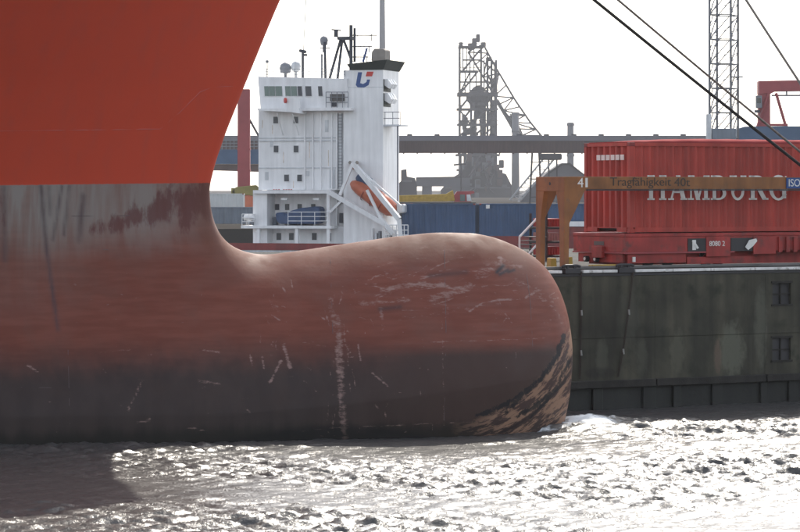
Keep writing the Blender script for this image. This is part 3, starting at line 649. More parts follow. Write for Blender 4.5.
# blue, grey and pale containers far behind
# ------------------------------------------------------------ red wagon under the container
Bw = 1.05; WW = 2.75; aw0 = QUAY.px(626, 250, Bw)[0]; zb = ZQ
wag = thing('rail_wagon', 'long red container wagon with ribbed side standing on the quay', 'wagon', QUAY, (aw0 + 8, Bw + 1.3, ZQ))
zt = zc - .015; zs = QUAY.px(640, 252, Bw)[1]
MB().box(aw0 + .12, aw0 + 20, Bw + .12, Bw + WW - .1, zs + .02, zt - .12).build('frame', 'red_wagon', wag)
MB().box(aw0 + .3, aw0 + 20, Bw + .35, Bw + WW - .35, ZQ + .05, zs + .01).build('underframe', 'red_wagon', wag)
MB().box(aw0 - .02, aw0 + 20, Bw + .02, Bw + .115, zs, zt - .10).build('side_beam', 'red_wagon', wag)
MB().box(aw0 - .02, aw0 + .115, Bw + .12, Bw + WW, zs, zt - .10).build('end_beam', 'red_wagon', wag)
MB().box(aw0 - .04, aw0 + 20, Bw, Bw + WW + .02, zt - .098, zt).build('deck_edge', 'red_wagon', wag, bevel=.01)
MB().box(aw0 - .06, aw0 + .1, Bw - .03, Bw + WW, zs - .05, zs - .004).build('lower_flange', 'crane_red', wag)
MB().box(aw0 + .11, aw0 + 3.9, Bw - .02, Bw + .10, zs - .05, zs - .004).build('lower_flange', 'crane_red', wag)
MB().box(aw0 + .02, aw0 + .25, Bw + .2, Bw + WW - .2, ZQ + .12, zs - .06).build('end_skirt', 'red_wagon', wag)
def epos(x): return Bw + (626 - x) / 57 * WW
MB().box(aw0 - .14, aw0 - .025, epos(604), epos(593), ZQ + .25, zs + .16).build('end_bracket', 'red_wagon', wag, bevel=.01)
MB().box(aw0 - .03, aw0 - .021, epos(603), epos(592), zs + .18, zs + .3).build('plate', 'grime_grey', wag)
def wbox(nm, x0, x1, y0, y1, b0, b1, m, bev=0): return MB().pbox(QUAY, x0, x1, y0, y1, b0, b1).build(nm, m, wag, bevel=bev)
# rear half built deeper: bays, plates and ribs
wbox('skirt_panel', 628, 686, 253.5, 263, Bw + .06, Bw + .12, 'red_wagon')
wbox('bay', 688, 706, 238.5, 252, Bw - .008, Bw + .014, 'dark_steel'); wbox('bay', 731, 753, 238, 251, Bw - .008, Bw + .014, 'dark_steel')
wbox('plate', 706.5, 730.5, 236.5, 256.5, Bw - .035, Bw - .002, 'red_wagon', .006); wbox('plate', 753.5, 776, 236.5, 254, Bw - .035, Bw - .002, 'red_wagon', .006)
for i in range(14): wbox('rib', 779 + i * 7.5, 782.5 + i * 7.5, 237, 252, Bw - .04, Bw + .018, 'red_wagon')
wbox('skirt_panel', 687, 752, 257, 263.5, Bw + .05, Bw + .1, 'red_wagon')
wbox('rung', 692.5, 696, 240, 250, Bw - .02, Bw - .01, 'lettering_white')
mb = MB().prism([QUAY.px(x, y, Bw - .03) for x, y in ((745, 247), (749, 240), (756, 238.5), (757, 241), (753, 246), (748, 250))], Bw - .045, Bw - .037); mb.build('paint_mark', 'lettering_white', wag)
MB().prism([QUAY.px(x, y, Bw - .03) for x, y in ((692, 241), (694, 240), (699, 248), (697, 249))], Bw - .03, Bw - .02).build('paint_mark', 'lettering_white', wag)
text_part('8080 2', QUAY, QUAY.px(708.5, 246, Bw)[0], QUAY.px(716, 246, Bw)[1], Bw - .042, .15, 'lettering_white', wag, width=QUAY.px(724, 246, Bw)[0] - QUAY.px(708.5, 246, Bw)[0])
def wheel(ax, r=.42):
    o = MB(); c = Vector((ax, Bw + .35, ZQ + r)); o.tube(c + Vector((0, -.06, 0)), c + Vector((0, .06, 0)), r, 24); wl = o.build('wheel', 'dark_steel', wag)
    MB().tube(c + Vector((0, -.09, 0)), c + Vector((0, -.055, 0)), r * .62, 20).tube(c + Vector((0, -.16, 0)), c + Vector((0, -.09, 0)), .09, 10).build('axle_box', 'red_wagon', wl)
for x in (712.5, 724.5): wheel(QUAY.px(x, 262, Bw)[0], .24)
for a_ in (aw0 + 1.0, aw0 + 1.7, aw0 + 12, aw0 + 14): wheel(a_, .24)
for x in (584, 595):
    c = Vector((aw0, epos(x), QUAY.px(600, 259.5, Bw + 1)[1])); mb = MB().tube(c + Vector((-.1, 0, 0)), c + Vector((.3, 0, 0)), .09, 12); bl = mb.build('lamp_housing', 'dark_steel', wag)
    MB().tube(c + Vector((-.115, 0, 0)), c + Vector((-.10, 0, 0)), .05, 12).build('lens', 'lettering_white', bl)
for x in (633, ): wbox('hose_cap', x, x + 2.6, 257, 262, Bw, Bw + .05, 'lettering_white')

# ------------------------------------------------------------ orange lifting frame
Bo = .42; ao, zto = QUAY.px(564.5, 176.5, Bo); zo_b = ZQ + .08
fr_ = thing('lifting_frame', 'orange steel load frame with Tragfähigkeit 40t lettering on the quay', 'load frame', QUAY, (ao, Bo + .75, ZQ))
wb = 1.5; L_ = 13.5
beam_h = zto - QUAY.px(600, 190.5, Bo)[1]
def side_plate(a_s, sg):
    pl = [(0, ZQ + .01), (.14, ZQ + .01), (.17, ZQ + 1.3), (.70, zto - beam_h), (.78, zto - beam_h), (.78, zto), (0, zto)]
    return [(a_s + sg * x, z) for x, z in pl]
for a_s, sg in ((ao, 1), (ao + L_, -1)):
    for b0 in (Bo, Bo + wb - .1):
        MB().prism(side_plate(a_s, sg), b0, b0 + .1).build('leg_plate', 'orange_steel', fr_, bevel=.006)
    e0, e1 = (a_s - sg * .012, a_s + sg * .15)
    zt2 = zto - .004; h2 = zt2 - .42
    for b0, s2 in ((Bo - .002, 1), (Bo + wb + .002, -1)):
        MB().prism([(b0, ZQ + .01), (b0 + s2 * .24, ZQ + .01), (b0 + s2 * .26, ZQ + 1.4), (b0 + s2 * .42, h2), (b0, h2)], e0, e1, 'a').build('leg', 'orange_steel', fr_, bevel=.008)
    MB().prism([(Bo - .002, h2 + .002), (Bo + wb + .002, h2 + .002), (Bo + wb + .002, zt2), (Bo - .002, zt2)], e0, e1, 'a').build('head_beam', 'orange_steel', fr_, bevel=.008)
    MB().tube((e0 - .004 if sg > 0 else e0 + .004, Bo + wb / 2, zt2 - .2), (e0 + .02 * sg, Bo + wb / 2, zt2 - .2), .05, 10).build('eye_hole', 'dark_steel', fr_)
    for b0 in (Bo, Bo + wb - .24): MB().box(a_s - sg * .03, a_s + sg * .22, b0 - .01, b0 + .25, ZQ + .002, ZQ + .03).build('foot_plate', 'dark_steel', fr_)
for b0 in (Bo,):
    MB().box(ao + .782, ao + L_ - .782, b0, b0 + .1, zto - beam_h + .04, zto).build('long_beam', 'orange_steel', fr_, bevel=.005)
    MB().box(ao + .74, ao + L_ - .74, b0 - .05, b0 + .17, zto - beam_h - .004, zto - beam_h + .037).build('lower_flange', 'dark_steel', fr_)  # shadow line under the beam put into the flange's dark colour
ta, tz = QUAY.px(610, 189, Bo); tb = QUAY.px(690, 188, Bo)[0]
tm = ta + (tb - ta) * .80
text_part('Tragfähigkeit', QUAY, ta, zto - beam_h + .06, Bo - .004, .32, 'lettering_dark', fr_, width=(tb - ta) * .76, thick=.003)
text_part('40t', QUAY, tm, zto - beam_h + .125, Bo - .004, .24, 'lettering_dark', fr_, width=(tb - ta) * .2, thick=.003)
for ch_, x_, w_ in (('4', 577.5, .2), ('1', 585.3, .08)): ta, tz = QUAY.px(x_, 187.3, Bo); text_part(ch_, QUAY, ta, tz, Bo - .004, .27, 'lettering_white', fr_, width=w_, thick=.003)
pa, pz = QUAY.px(786, 186, Bo); pl = MB().box(pa, pa + 1.3, Bo - .03, Bo - .002, zto - beam_h + .06, zto - .02).build('sign_plate', 'logo_blue', fr_)
text_part('ISO', QUAY, pa + .08, zto - beam_h + .12, Bo - .034, .22, 'lettering_white', fr_, width=.42, thick=.003)
# yellow marker blocks
for x0, x1, y0, y1, b0, lb in ((550.5, 557, 258, 267, 1.0, 'yellow wedge block between the legs of the orange frame'), (568.5, 573, 257, 267, .75, 'narrow yellow block beside the orange frame leg'), (592, 618, 264.8, 268.5, .4, 'long flat yellow wedge lying on the quay edge')):
    a0, z1 = QUAY.px(x0, y0, b0); a1, _ = QUAY.px(x1, y0, b0); z1 = max(z1, ZQ + .06); sl_ = min(.08, (a1 - a0) * .3)
    o = MB().prism([(a0, ZQ + .001), (a1, ZQ + .001), (a1 - sl_ * .3, z1), (a0 + sl_ * .3, z1)], b0, b0 + .22).build('marker_block', 'yellow_paint', origin=((a0 + a1) / 2, b0 + .11, ZQ), fr=QUAY, bevel=.012)
    tag(o, lb, 'block', 'yellow blocks on the quay')
# rack of crates seen through the frame
ar_, zr = QUAY.px(546, 262, 9); ar2_ = QUAY.px(563, 262, 9)[0]
rk = thing('crate_rack', 'dark rack of red crates seen between orange frame legs', 'rack', QUAY, ((ar_ + ar2_) / 2, 9.5, ZQ))
for a_ in (ar_, ar2_ - .06):
    for b_ in (9, 9.94): MB().box(a_, a_ + .06, b_, b_ + .06, ZQ, ZQ + 1.5).build('upright', 'dark_steel', rk)
for i, z_ in enumerate((.1, .55, 1.0)):
    MB().box(ar_, ar2_, 9.0, 10, ZQ + z_, ZQ + z_ + .06).build('shelf', 'dark_steel', rk)
for i, (z_, m_) in enumerate(((.17, 'red_wagon'), (.62, 'crate_pink'), (1.07, 'red_wagon'))):
    mb = MB().box(ar_ + .08, ar2_ - .08, 9.06, 9.9, ZQ + z_, ZQ + z_ + .27); c = mb.build('crate', m_, rk, bevel=.015)
    for j in range(4):
        s_ = ar_ + .12 + j * (ar2_ - ar_ - .24) / 4; MB().box(s_, s_ + .04, 9.03, 9.06, ZQ + z_ + .03, ZQ + z_ + .24).build('batten', m_, c)
# gangway with white handrails
gw_ = thing('gangway', 'steel gangway with white handrails behind the red bulb', 'gangway', QUAY, (QUAY.px(540, 262, 4)[0], 4.4, ZQ))
for b_ in (4.0, 4.9):
    MB().tube(QUAY.pt(519.5, 237, b_), QUAY.pt(544, 211, b_), .035, 8).tube(QUAY.pt(519.5, 237, b_), QUAY.pt(519.5, 262, b_), .03, 8).build('handrail', 'white_paint', gw_)
    MB().tube(QUAY.pt(523, 260, b_), QUAY.pt(544, 237, b_), .035, 8).build('stringer', 'white_paint', gw_)
    MB().tube(QUAY.pt(544, 211, b_), QUAY.pt(544, 262, b_), .03, 8).build('post', 'white_paint', gw_)
for i in range(7):
    p0 = QUAY.pt(523 + 21 * i / 6, 260 - 23 * i / 6, 4.0); MB().box(p0[0] - .12, p0[0] + .12, 4.0, 4.9, p0[2] - .02, p0[2] + .01).build('tread', 'grime_grey', gw_)

# ------------------------------------------------------------ mooring ropes
def rope(p0, p1, sag, r, m, label, name='mooring_rope', cat='rope', n_=40):
    pts = [p0.lerp(p1, i / n_) - Vector((0, 0, sag * 4 * (i / n_) * (1 - i / n_))) for i in range(n_ + 1)]
    # twist: strands as slight radius ripple
    mb = MB().path([q_ - p1 for q_ in pts], r, 8); o = mb.build(name, m, smooth=True); o.location = p1
    return tag(o, label, cat)
e1 = QUAY.world(*QUAY.pt(911, 260, .7)); e2 = QUAY.world(*QUAY.pt(923, 259, .9)); e1[2] = ZQ + .35; e2[2] = ZQ + .35
s1 = SHIP.world(*SHIP.pt(348, -203, -.3)); s2 = SHIP.world(*SHIP.pt(377, -208, .1))
rope(s1, e1, .12, .048, 'rope_dark', 'thick dark mooring rope running from ship bow to quay'); rope(s2, e2, .15, .036, 'rope_tan', 'thinner brownish mooring rope running above the thick dark one')
bo = thing('bollard', 'dark iron mooring bollard holding two ropes on the quay', 'bollard', QUAY, tuple(QUAY.local((e1 + e2) / 2)[:2]) + (ZQ,))
cb = QUAY.local((e1 + e2) / 2); MB().lathe([(.32, 0), (.32, .04), (.2, .06), (.18, .3), (.3, .42), (.3, .5), (.12, .56)], (cb[0], cb[1], ZQ), 18).build('post', 'dark_steel', bo, smooth=True)

# ------------------------------------------------------------ white coaster (house, funnel, lifeboat, hull)
C = COAST
cs_ = thing('coaster_ship', 'white ship superstructure with dark capped funnel and orange lifeboat', 'ship', C, C.pt(330, 250, 4)[:2].to_tuple() + (0,) if hasattr(C.pt(330, 250, 4)[:2], 'to_tuple') else (C.pt(330, 250, 4)[0], 4, 0))
def cp(nm, x0, x1, y0, y1, b0, b1, m='white_paint', bev=0, parent=None): return MB().pbox(C, x0, x1, y0, y1, b0, b1).build(nm, m, parent or cs_, bevel=bev)
zd = C.px(330, 246, 0)[1]
aL, aR = C.px(228, 246, 0)[0], C.px(640, 246, 0)[0]
MB().prism([(aL + 2.5, -2), (aR, -2), (aR + 6, zd), (aL, zd)], -.6, 11.5).build('hull', 'hull_pale', cs_)
MB().box(aL - .02, aR + 5.5, -.66, -.6, C.px(330, 250.5, -.6)[1], C.px(330, 243.5, -.6)[1]).build('sheer_strake', 'hull_red', cs_)
MB().box(C.px(412, 240, -.7)[0], aR + 4, -.72, -.662, -1.5, C.px(480, 236, -.7)[1]).build('bulwark', 'hull_red', cs_)
for i in range(34): MB().box(aL + 1 + i * .9, aL + 1.12 + i * .9, -.64, -.602, .15, C.px(330, 251, -.6)[1]).build('hull_rib', 'hull_pale', cs_)
cp('hatch_coaming', 538, 640, 221.5, 226.5, -.3, 1, 'white_paint'); cp('hatch_side', 538, 640, 226.6, 243, -.2, 1, 'hull_red')
# lower house
cp('lower_wall', 267, 390, 226, 247, 1.6, 4.5); cp('side_wall', 253, 267, 192, 247, .3, 8); cp('rear_wall', 267, 383, 190, 226, 2.2, 5)
cp('deck_slab', 241, 331, 225.5, 228.5, -.3, 2.1, 'white_paint'); cp('canopy_slab', 253, 331, 190.2, 193.5, -.1, 2.2)
for x, y0, y1 in ((328, 193.6, 244), (296.5, 228.6, 244), (258, 228.6, 244)): cp('pillar', x - 1.5, x + 1.5, y0, y1, -.2, .05)
def rail(x0, x1, y0, y1, b, nm='railing', m='white_paint', r=.03, posts=4, parent=None):
    mb = MB()
    for k_ in range(3): y = y0 + (y1 - y0) * k_ / 3; mb.ptube(C, x0, y, x1, y, b, r, 5)
    for i in range(posts + 1): x = x0 + (x1 - x0) * i / posts; mb.ptube(C, x, y0, x, y1, b, r, 5)
    return mb.build(nm, m, parent or cs_)
rail(288, 328, 212, 225.5, -.25, posts=3); rail(242, 256, 214, 225.5, -.25, posts=2)
for x in (264.5, 277, 300): cp('porthole', x + 12, x + 16.5, 233, 240, 1.55, 1.62, 'window_dark') if x > 0 else None
for x0 in (334, ): pass
for x in (329, 350, 382): cp('porthole', x - 2, x + 2, 233, 241, 1.55, 1.62, 'window_dark')
cp('door', 353, 366, 220, 238, 1.5, 1.6, 'grey_container', .02)
for x in (341, 346, 351): cp('window', x - 1.8, x + 1.8, 213, 223, 1.55, 2.21, 'window_dark')
for x in (277, 287, 299.5, 313): cp('window', x - 2, x + 2, 204, 210, 2.12, 2.2, 'window_dark')
for x in (284, 316): cp('deck_lamp', x - 3, x + 3, 198, 200, .6, .9, 'white_paint')
# main tower of accommodation
cp('house_wall', 258.5, 345, 110, 190, .9, 8)
for y in (137.5, 167.5): cp('deck_line', 258.2, 345, y, y + .9, .84, .898, 'hull_pale')
for x in (304, 312, 320, 331, 336): cp('pipe', x, x + 1.2, 113, 189, .72, .85)
cp('recess', 337.5, 343, 114, 189, .86, .897, 'hull_pale')
WN = [(275.6, 120), (295.8, 120), (276, 149), (296, 149), (286.5, 178), (299.5, 178)]
for x, y in WN:
    f_ = cp('window_frame', x - 2.9, x + 2.9, y - 4, y + 4, .85, .9, 'white_paint'); cp('pane', x - 2.3, x + 2.3, y - 3.3, y + 3.3, .82, .848, 'window_dark', 0, f_)
for x, y0, y1 in ((270, 141, 147), (306, 171, 176), (325, 120, 132), (265, 172, 180)): cp('vent_grille', x, x + 3.2, y0, y1, .86, .898, 'hull_pale')
for k_ in range(24): MB().ptube(C, 338.2, 115 + k_ * 3.1, 342, 115 + k_ * 3.1, .8, .025, 4).build('ladder_rung', 'mast_grey', cs_)
for x in (338.2, 342): MB().ptube(C, x, 113, x, 189, .8, .03, 4).build('ladder_rail', 'mast_grey', cs_)
for x, y0, y1 in ((262, 120, 128), (283, 152, 163), (309, 142, 158), (328, 150, 166), (293, 181, 188), (272, 125, 134)): cp('rust_run', x, x + .9, y0, y1, .893, .899, 'rust_stain')
cp('door', 329.5, 335, 169.5, 188, .84, .898, 'hull_pale', .02); cp('cable_tray', 259, 345, 140.2, 141.2, .8, .898, 'hull_pale')
# bridge
MB().prism([C.px(x, y, .2) for x, y in ((260.5, 109), (258, 79), (258, 76.5), (347, 78.5), (347, 109))], .2, 7).build('bridge_wall', 'white_paint', cs_)
MB().prism([C.px(x, y, -.9) for x, y in ((257, 108.5), (299, 108.5), (300, 113.5), (290, 112), (258, 110.5))], -.9, 1).build('bridge_wing', 'white_paint', cs_)
cp('wing_bulwark', 286, 300, 98, 108.5, -.88, -.8); cp('deck_edge', 299, 351, 108, 110.6, -.2, 1.2)
for x0, x1 in ((273, 283), (288, 299)): MB().ptube(C, x0 + 4, 113, x1, 135, -.6, .04, 5, .86).build('stay', 'white_paint', cs_)
for x0, x1, m_ in ((264.2, 268.4, 'glass_green'), (268.9, 274.6, 'glass_green'), (275.2, 281.8, 'glass_green'), (285, 290.2, 'glass_green'), (290.8, 296.6, 'glass_green'), (297.4, 301.6, 'window_dark'), (305.2, 311, 'window_dark'), (318, 322, 'window_dark')):
    f_ = MB().prism([C.px(x, y, .15) for x, y in ((x0 - .4, 85.6), (x1 + .4, 85.6), (x1 + 1, 96.6), (x0 + .2, 96.6))], .14, .198).build('bridge_window', 'white_paint', cs_)
    MB().prism([C.px(x, y, .12) for x, y in ((x0, 86.2), (x1, 86.2), (x1 + .6, 96), (x0 + .6, 96))], .11, .138).build('pane', m_, f_)
lb = MB().ptube(C, 284.5, 100.5, 286, 100.5, -.98, .22, 12, -.9); lb.build('lifebuoy', 'logo_red', cs_)
rail(259, 345, 69, 77, .4, posts=12, m='mast_grey', r=.022); rail(326, 348, 92, 107.5, -.1, m='mast_grey', posts=4)
cp('deck_box', 330, 344, 94, 101, .02, .19, 'grime_grey'); cp('deck_box', 331, 336, 102.5, 106.5, .02, .19, 'mast_dark')
# masts
def dome(x, y, r, m='mast_grey'):
    c = C.pt(x, y, 3); MB().lathe([(.12, -1.0), (.12, -.45), (r * .8, -.4), (r, 0), (r * .8, r * .6), (.05, r)], c, 12).build('radar_dome', m, cs_, smooth=True)
dome(285.5, 68, .5); dome(296, 66, .42, 'hull_pale'); dome(324, 40, .35)
MB().ptube(C, 302.8, 50, 302.8, 78, 2.5, .12).ptube(C, 299.5, 50.5, 306, 52, 2.5, .14).ptube(C, 303, 55, 307, 55, 2.5, .1).build('signal_post', 'mast_dark', cs_)
MB().ptube(C, 303.5, 50, 306.5, -10, 2.5, .035, 5).build('whip_antenna', 'mast_grey', cs_)
MB().ptube(C, 267.2, 62, 267.2, 77, 1, .05).ptube(C, 266, 61.5, 268.4, 61.5, 1, .12).build('post_lamp', 'mast_grey', cs_)
MB().ptube(C, 324.8, 42, 325.5, 79, 2.6, .12).ptube(C, 320, 48, 330, 48, 2.6, .04).build('signal_post', 'mast_dark', cs_)
MB().ptube(C, 321.8, 54, 321.8, 79, 2.6, .09).build('signal_post', 'mast_grey', cs_)
for x0, y0, x1, y1, r in ((329.5, 79, 341, 38, .12), (337.5, 79, 342.5, 38, .12), (343, 38, 352, 62, .12)): MB().ptube(C, x0, y0, x1, y1, 3, r, 6, 3.3).build('mast_leg', 'mast_dark', cs_)
MB().ptube(C, 351, 25, 351, 72, 3, .16).build('main_mast', 'mast_dark', cs_); MB().ptube(C, 354.6, 28, 354.6, 62, 3.4, .12).build('main_mast', 'mast_dark', cs_)
cp('mast_platform', 337, 352, 36.6, 39.6, 2.6, 3.6, 'mast_dark'); MB().ptube(C, 331.5, 29.5, 341, 30.5, 3, .06).ptube(C, 336, 30, 336, 37, 3, .2).build('radar', 'mast_dark', cs_)
for y, x1 in ((35.2, 377), (46.5, 372), (57, 368)): MB().ptube(C, 352, y, x1, y, 3, .05, 5).ptube(C, (352 + x1) / 2 + 7, y - 1, (352 + x1) / 2 + 7, y + 6, 3, .04, 5).build('yard_arm', 'mast_dark', cs_)
MB().ptube(C, 357, 35, 364, 57, 3, .03, 5).ptube(C, 371, 35, 363, 47, 3, .03, 5).build('halyard', 'mast_grey', cs_)
MB().ptube(C, 363, 62, 367, 48, 2, .10, 6).build('vent_pipe', 'logo_blue', cs_)
# funnel casing
af0, _ = C.px(343.5, 70, .6); af1, _ = C.px(383, 70, .6)
zf = C.px(365, 70, .6)[1]; bdep = 4.4
MB().box(af0, af1, .6, .6 + bdep, zd, zf).build('funnel_casing', 'white_paint', cs_)
lo = [(C.px(351, 71, .6)[0], .55), (C.px(383.4, 71, .6)[0], .55), (C.px(383.4, 71, .6)[0], .65 + bdep), (C.px(351, 71, .6)[0], .65 + bdep)]
hi = [(lo[0][0] - .2, .1), (lo[1][0] + .45, .15), (lo[2][0] + .45, .75 + bdep), (lo[3][0] - .2, 1.2 + bdep)]
zt0, zt1, zt2_ = zf + .005, C.px(355, 64, .2)[1], C.px(390, 59.5, .2)[1]
MB().add([(*lo[0], zt0), (*lo[1], zt0), (*lo[2], zt0), (*lo[3], zt0), (*hi[0], zt1), (*hi[1], zt2_), (*hi[2], zt2_), (*hi[3], zt1)],
         [(0, 1, 2, 3), (4, 5, 6, 7), (0, 1, 5, 4), (1, 2, 6, 5), (2, 3, 7, 6), (3, 0, 4, 7)]).build('funnel_cap', 'funnel_black', cs_)
MB().pprism(C, [(371, 61), (385, 61), (385, 50), (383, 48.5), (374, 48.5), (371.5, 52)], 1.5, 3.0).build('exhaust_stack', 'exhaust_beige', cs_, bevel=.05)
MB().box(af0 - .002, af1 + .002, .585, .599, C.px(365, 87.6, .6)[1], C.px(365, 87, .6)[1]).build('seam', 'hull_pale', cs_)
MB().pprism(C, [(358, 72.2), (362, 72.2), (360, 83), (363, 84), (366.5, 82), (367, 79.5), (370, 79.5), (368.5, 85), (364, 87.6), (357.5, 87.2), (355.8, 85)], .57, .598).build('logo', 'logo_blue', cs_)
MB().pprism(C, [(367, 71.6), (373.5, 71.6), (372, 76.3), (365.6, 76.3)], .57, .598).build('logo', 'logo_red', cs_)
for y0, y1 in ((79, 91.5), (93, 106.5)):
    zt_, zb_ = C.px(385, y0, .6)[1], C.px(385, y1, .6)[1]
    MB().box(af1 + .001, af1 + .03, .7, 2.6, zb_, zt_).build('louvre_recess', 'funnel_black', cs_)
    for k_ in range(3):
        bb = .9 + k_ * .62; MB().prism([(af1 + .031, zb_ + .5), (af1 + .4, zb_ + .25), (af1 + .6, zb_ + .6), (af1 + .3, zt_ + .02), (af1 + .031, zt_)], bb, bb + .45).build('louvre_hood', 'white_paint', cs_)
ap = af1 + .002
MB().box(ap, ap + 1.4, .8, 3, C.px(390, 126, .6)[1], C.px(390, 124.5, .6)[1]).build('platform', 'hull_pale', cs_)
zp = C.px(390, 124.5, .6)[1]
mb = MB()
for a_ in (ap + .1, ap + .75, ap + 1.38): mb.tube((a_, .82, zp), (a_, .82, zp + 1), .03, 5)
for z_ in (.5, 1.0): mb.tube((ap, .82, zp + z_), (ap + 1.38, .82, zp + z_), .03, 5)
mb.build('railing', 'mast_grey', cs_); MB().tube((ap + 1.1, 1, zd + 2), (ap + 1.1, 1, zp), .07).build('ladder', 'mast_grey', cs_)
# rescue boat under blue cover, raft canister
zb0 = C.px(300, 224, .4)[1]
rbm = MB().pprism(C, [(275, 213), (284, 212), (285, 214.5), (290, 211), (300, 208), (317, 206.3), (320, 208), (320.5, 221), (317, 224), (280, 224), (276, 221)], .4, 1.7)
rb = rbm.build('rescue_boat', 'blue_cover', origin=(C.px(300, 225, .9)[0], .95, zb0), fr=C, bevel=.12); tag(rb, 'small boat under dark blue cover on the white ship deck', 'boat')
a_, z_ = C.px(243.5, 217.5, -.1); a2_ = C.px(254, 217, -.1)[0]
rc = thing('liferaft_canister', 'white liferaft canister on cradle at the white ship deck edge', 'canister', C, ((a_ + a2_) / 2, .1, z_ - .6))
MB().path([(a_, .1, z_), (a_ + .06, .1, z_), (a2_ - .06, .1, z_), (a2_, .1, z_)], [.2, .3, .3, .2], 12).build('drum', 'white_paint', rc, smooth=True)
MB().box(a_ + .15, a_ + .22, -.15, .35, z_ - .62, z_ - .25).box(a2_ - .22, a2_ - .15, -.15, .35, z_ - .62, z_ - .25).build('cradle', 'mast_grey', rc)
# lifeboat on its slope with davit
b_l = -.2
bow, stern = C.pt(351, 183, b_l + .9), C.pt(394, 214, b_l + .9); ax_ = (stern - bow); Lb = ax_.length; ax_.normalize(); up = Vector((-ax_[2], 0, ax_[0]));
if up[2] < 0: up = -up
vs, fs = [], []; prf = [(0, .2, .2, -.1), (.08, .6, .45, -.05), (.2, .9, .62, 0), (.5, 1.0, .74, .05), (.75, 1.0, .74, .08), (.9, .9, .66, .05), (1, .55, .4, 0)]
for t, hw, hh_, dz in prf:
    c = bow + ax_ * Lb * t + up * (dz + .15)
    for q_ in np.linspace(0, math.tau, 13)[:-1]: vs.append(tuple(c + Vector((0, 1, 0)) * hw * math.cos(q_) + up * hh_ * math.sin(q_)))
for i in range(len(prf) - 1): fs += [(i * 12 + j, i * 12 + (j + 1) % 12, (i + 1) * 12 + (j + 1) % 12, (i + 1) * 12 + j) for j in range(12)]
fs += [tuple(range(11, -1, -1)), tuple(range(72, 84))]
lf = thing('lifeboat', 'orange free fall lifeboat sloping down in its white davit', 'boat', C, tuple(bow.lerp(stern, .5) - up * .9))
MB().add(vs, fs).build('hull', 'lifeboat_orange', lf, smooth=True)
cc = bow + ax_ * .9 + up * .8; MB().path([cc - ax_ * .75, cc - ax_ * .5, cc + ax_ * .4, cc + ax_ * .8], [.3, .5, .55, .35], 8).build('cockpit_cover', 'blue_cover', lf, smooth=True)
for t in (.35, .55, .75):
    c = bow + ax_ * Lb * t + up * .2; MB().add([], []).path([c + Vector((0, 1, 0)) * 1.03 * math.cos(q_) + up * .80 * math.sin(q_) for q_ in np.linspace(math.pi, math.tau + .001, 9)], .03, 5).build('strap', 'hull_red', lf)
dv = cs_
for b_ in (b_l - .35, b_l + 2.2):
    for x0, y0, x1, y1, r in ((353, 163, 399, 219, .26), (353, 163, 340, 195, .16), (328, 191.5, 385, 224, .24), (367, 190, 381, 219, .14), (330, 212, 343, 199, .14), (352, 163, 401, 206, .1), (380, 217, 393, 234, .2), (399, 219, 401, 240, .2)):
        MB().ptube(C, x0, y0, x1, y1, b_, r, 4).build('davit_beam', 'white_paint', cs_)
MB().tube(C.pt(350, 162.5, b_l - .4), C.pt(350, 162.5, b_l + 2.3), .14, 6).tube(C.pt(357, 162.5, b_l - .4), C.pt(357, 162.5, b_l + 2.3), .14, 6).build('davit_crossbar', 'exhaust_beige', cs_)
for i in range(7): cp('deck_fitting', 371 + i * 3.6, 373 + i * 3.6, 228 + (i * 5) % 7, 241, .2, .7, ('white_paint', 'hull_pale', 'mast_grey')[i % 3], .03)
for x in (336, 345, 372): cp('pipe', x, x + 1.1, 196, 226, 1.9, 2.1)
for i in range(5): cp('locker', 270 + i * 9.5, 276 + i * 9.5, 217 + (i % 2) * 2, 225, 1.6, 2.1, ('grey_container', 'white_paint', 'mast_grey')[i % 3], .04)
cp('davit_hook', 351, 356, 164, 169, b_l + .5, b_l + 1.2, 'lifeboat_orange')
rail(385, 408, 225, 240, -.3, posts=6, r=.04); cp('capstan', 396, 404, 204, 213, .5, 1.4, 'hull_pale', .1)
for i in range(8):
    x = 273 + i * 2.5; cp('red_mark', x, x + 1.6, 189.2, 190.2 - .4, -.16, -.11, 'logo_red') if i != 3 else None
# containers on the coaster
def pxcont(fr, x0, y0, b, L, m, label, group, Ht=2.59, name='shipping_container'):
    a_, z_ = fr.px(x0, y0, b); return container(fr, a_, b, z_ - Ht, L, 2.44, Ht, m, label, group, pitch=.45, depth=.05, name=name)
G1 = 'containers on the white ship deck'
pxcont(C, 402, 203.5, 1.2, 6.06, 'blue_container', 'short blue container beside the lifeboat davit on the white ship', G1)
b2 = pxcont(C, 479.2, 203.5, 1.2, 12.19, 'blue_container', 'long blue container with small white plate behind the orange frame', G1)
a_, z_ = C.px(486, 208.5, 1.15); MB().box(a_, a_ + .3, 1.14, 1.19, z_, z_ + .3).build('plate', 'lettering_white', b2)

# ------------------------------------------------------------ yard behind: left side
LD = 330; ZL = 2.6
g1 = pxcont(W, 180, 207, LD, 12.19, 'grey_container', 'blue grey container behind the red bow stem', 'containers in the far yard', Ht=3.0)
pxcont(W, 190, 193.5, LD + 8, 6.06, 'pale_container', 'pale container seen above the grey one left of white ship', 'containers in the far yard', Ht=4.2)
cl = thing('steel_tower', 'tall red steel tower rising left of the white ship', 'tower', W, (W.px(243, 200, 380)[0], 381, ZL))
a0, z1 = W.px(237.5, 89, 380); a1, _ = W.px(249.8, 89, 380)
MB().box(a0, a1, 380, 381.6, ZL, z1).build('column', 'crane_red', cl, bevel=.05)
for y in (150, 171): MB().box(a0 - .06, a1 + .06, 379.95, 381.65, W.px(243, y, 380)[1], W.px(243, y, 380)[1] + .2).build('flange', 'crane_red', cl)
MB().tube(W.pt(247, 115, 381), W.pt(262, 142, 381), .15).build('brace', 'mast_dark', cl)
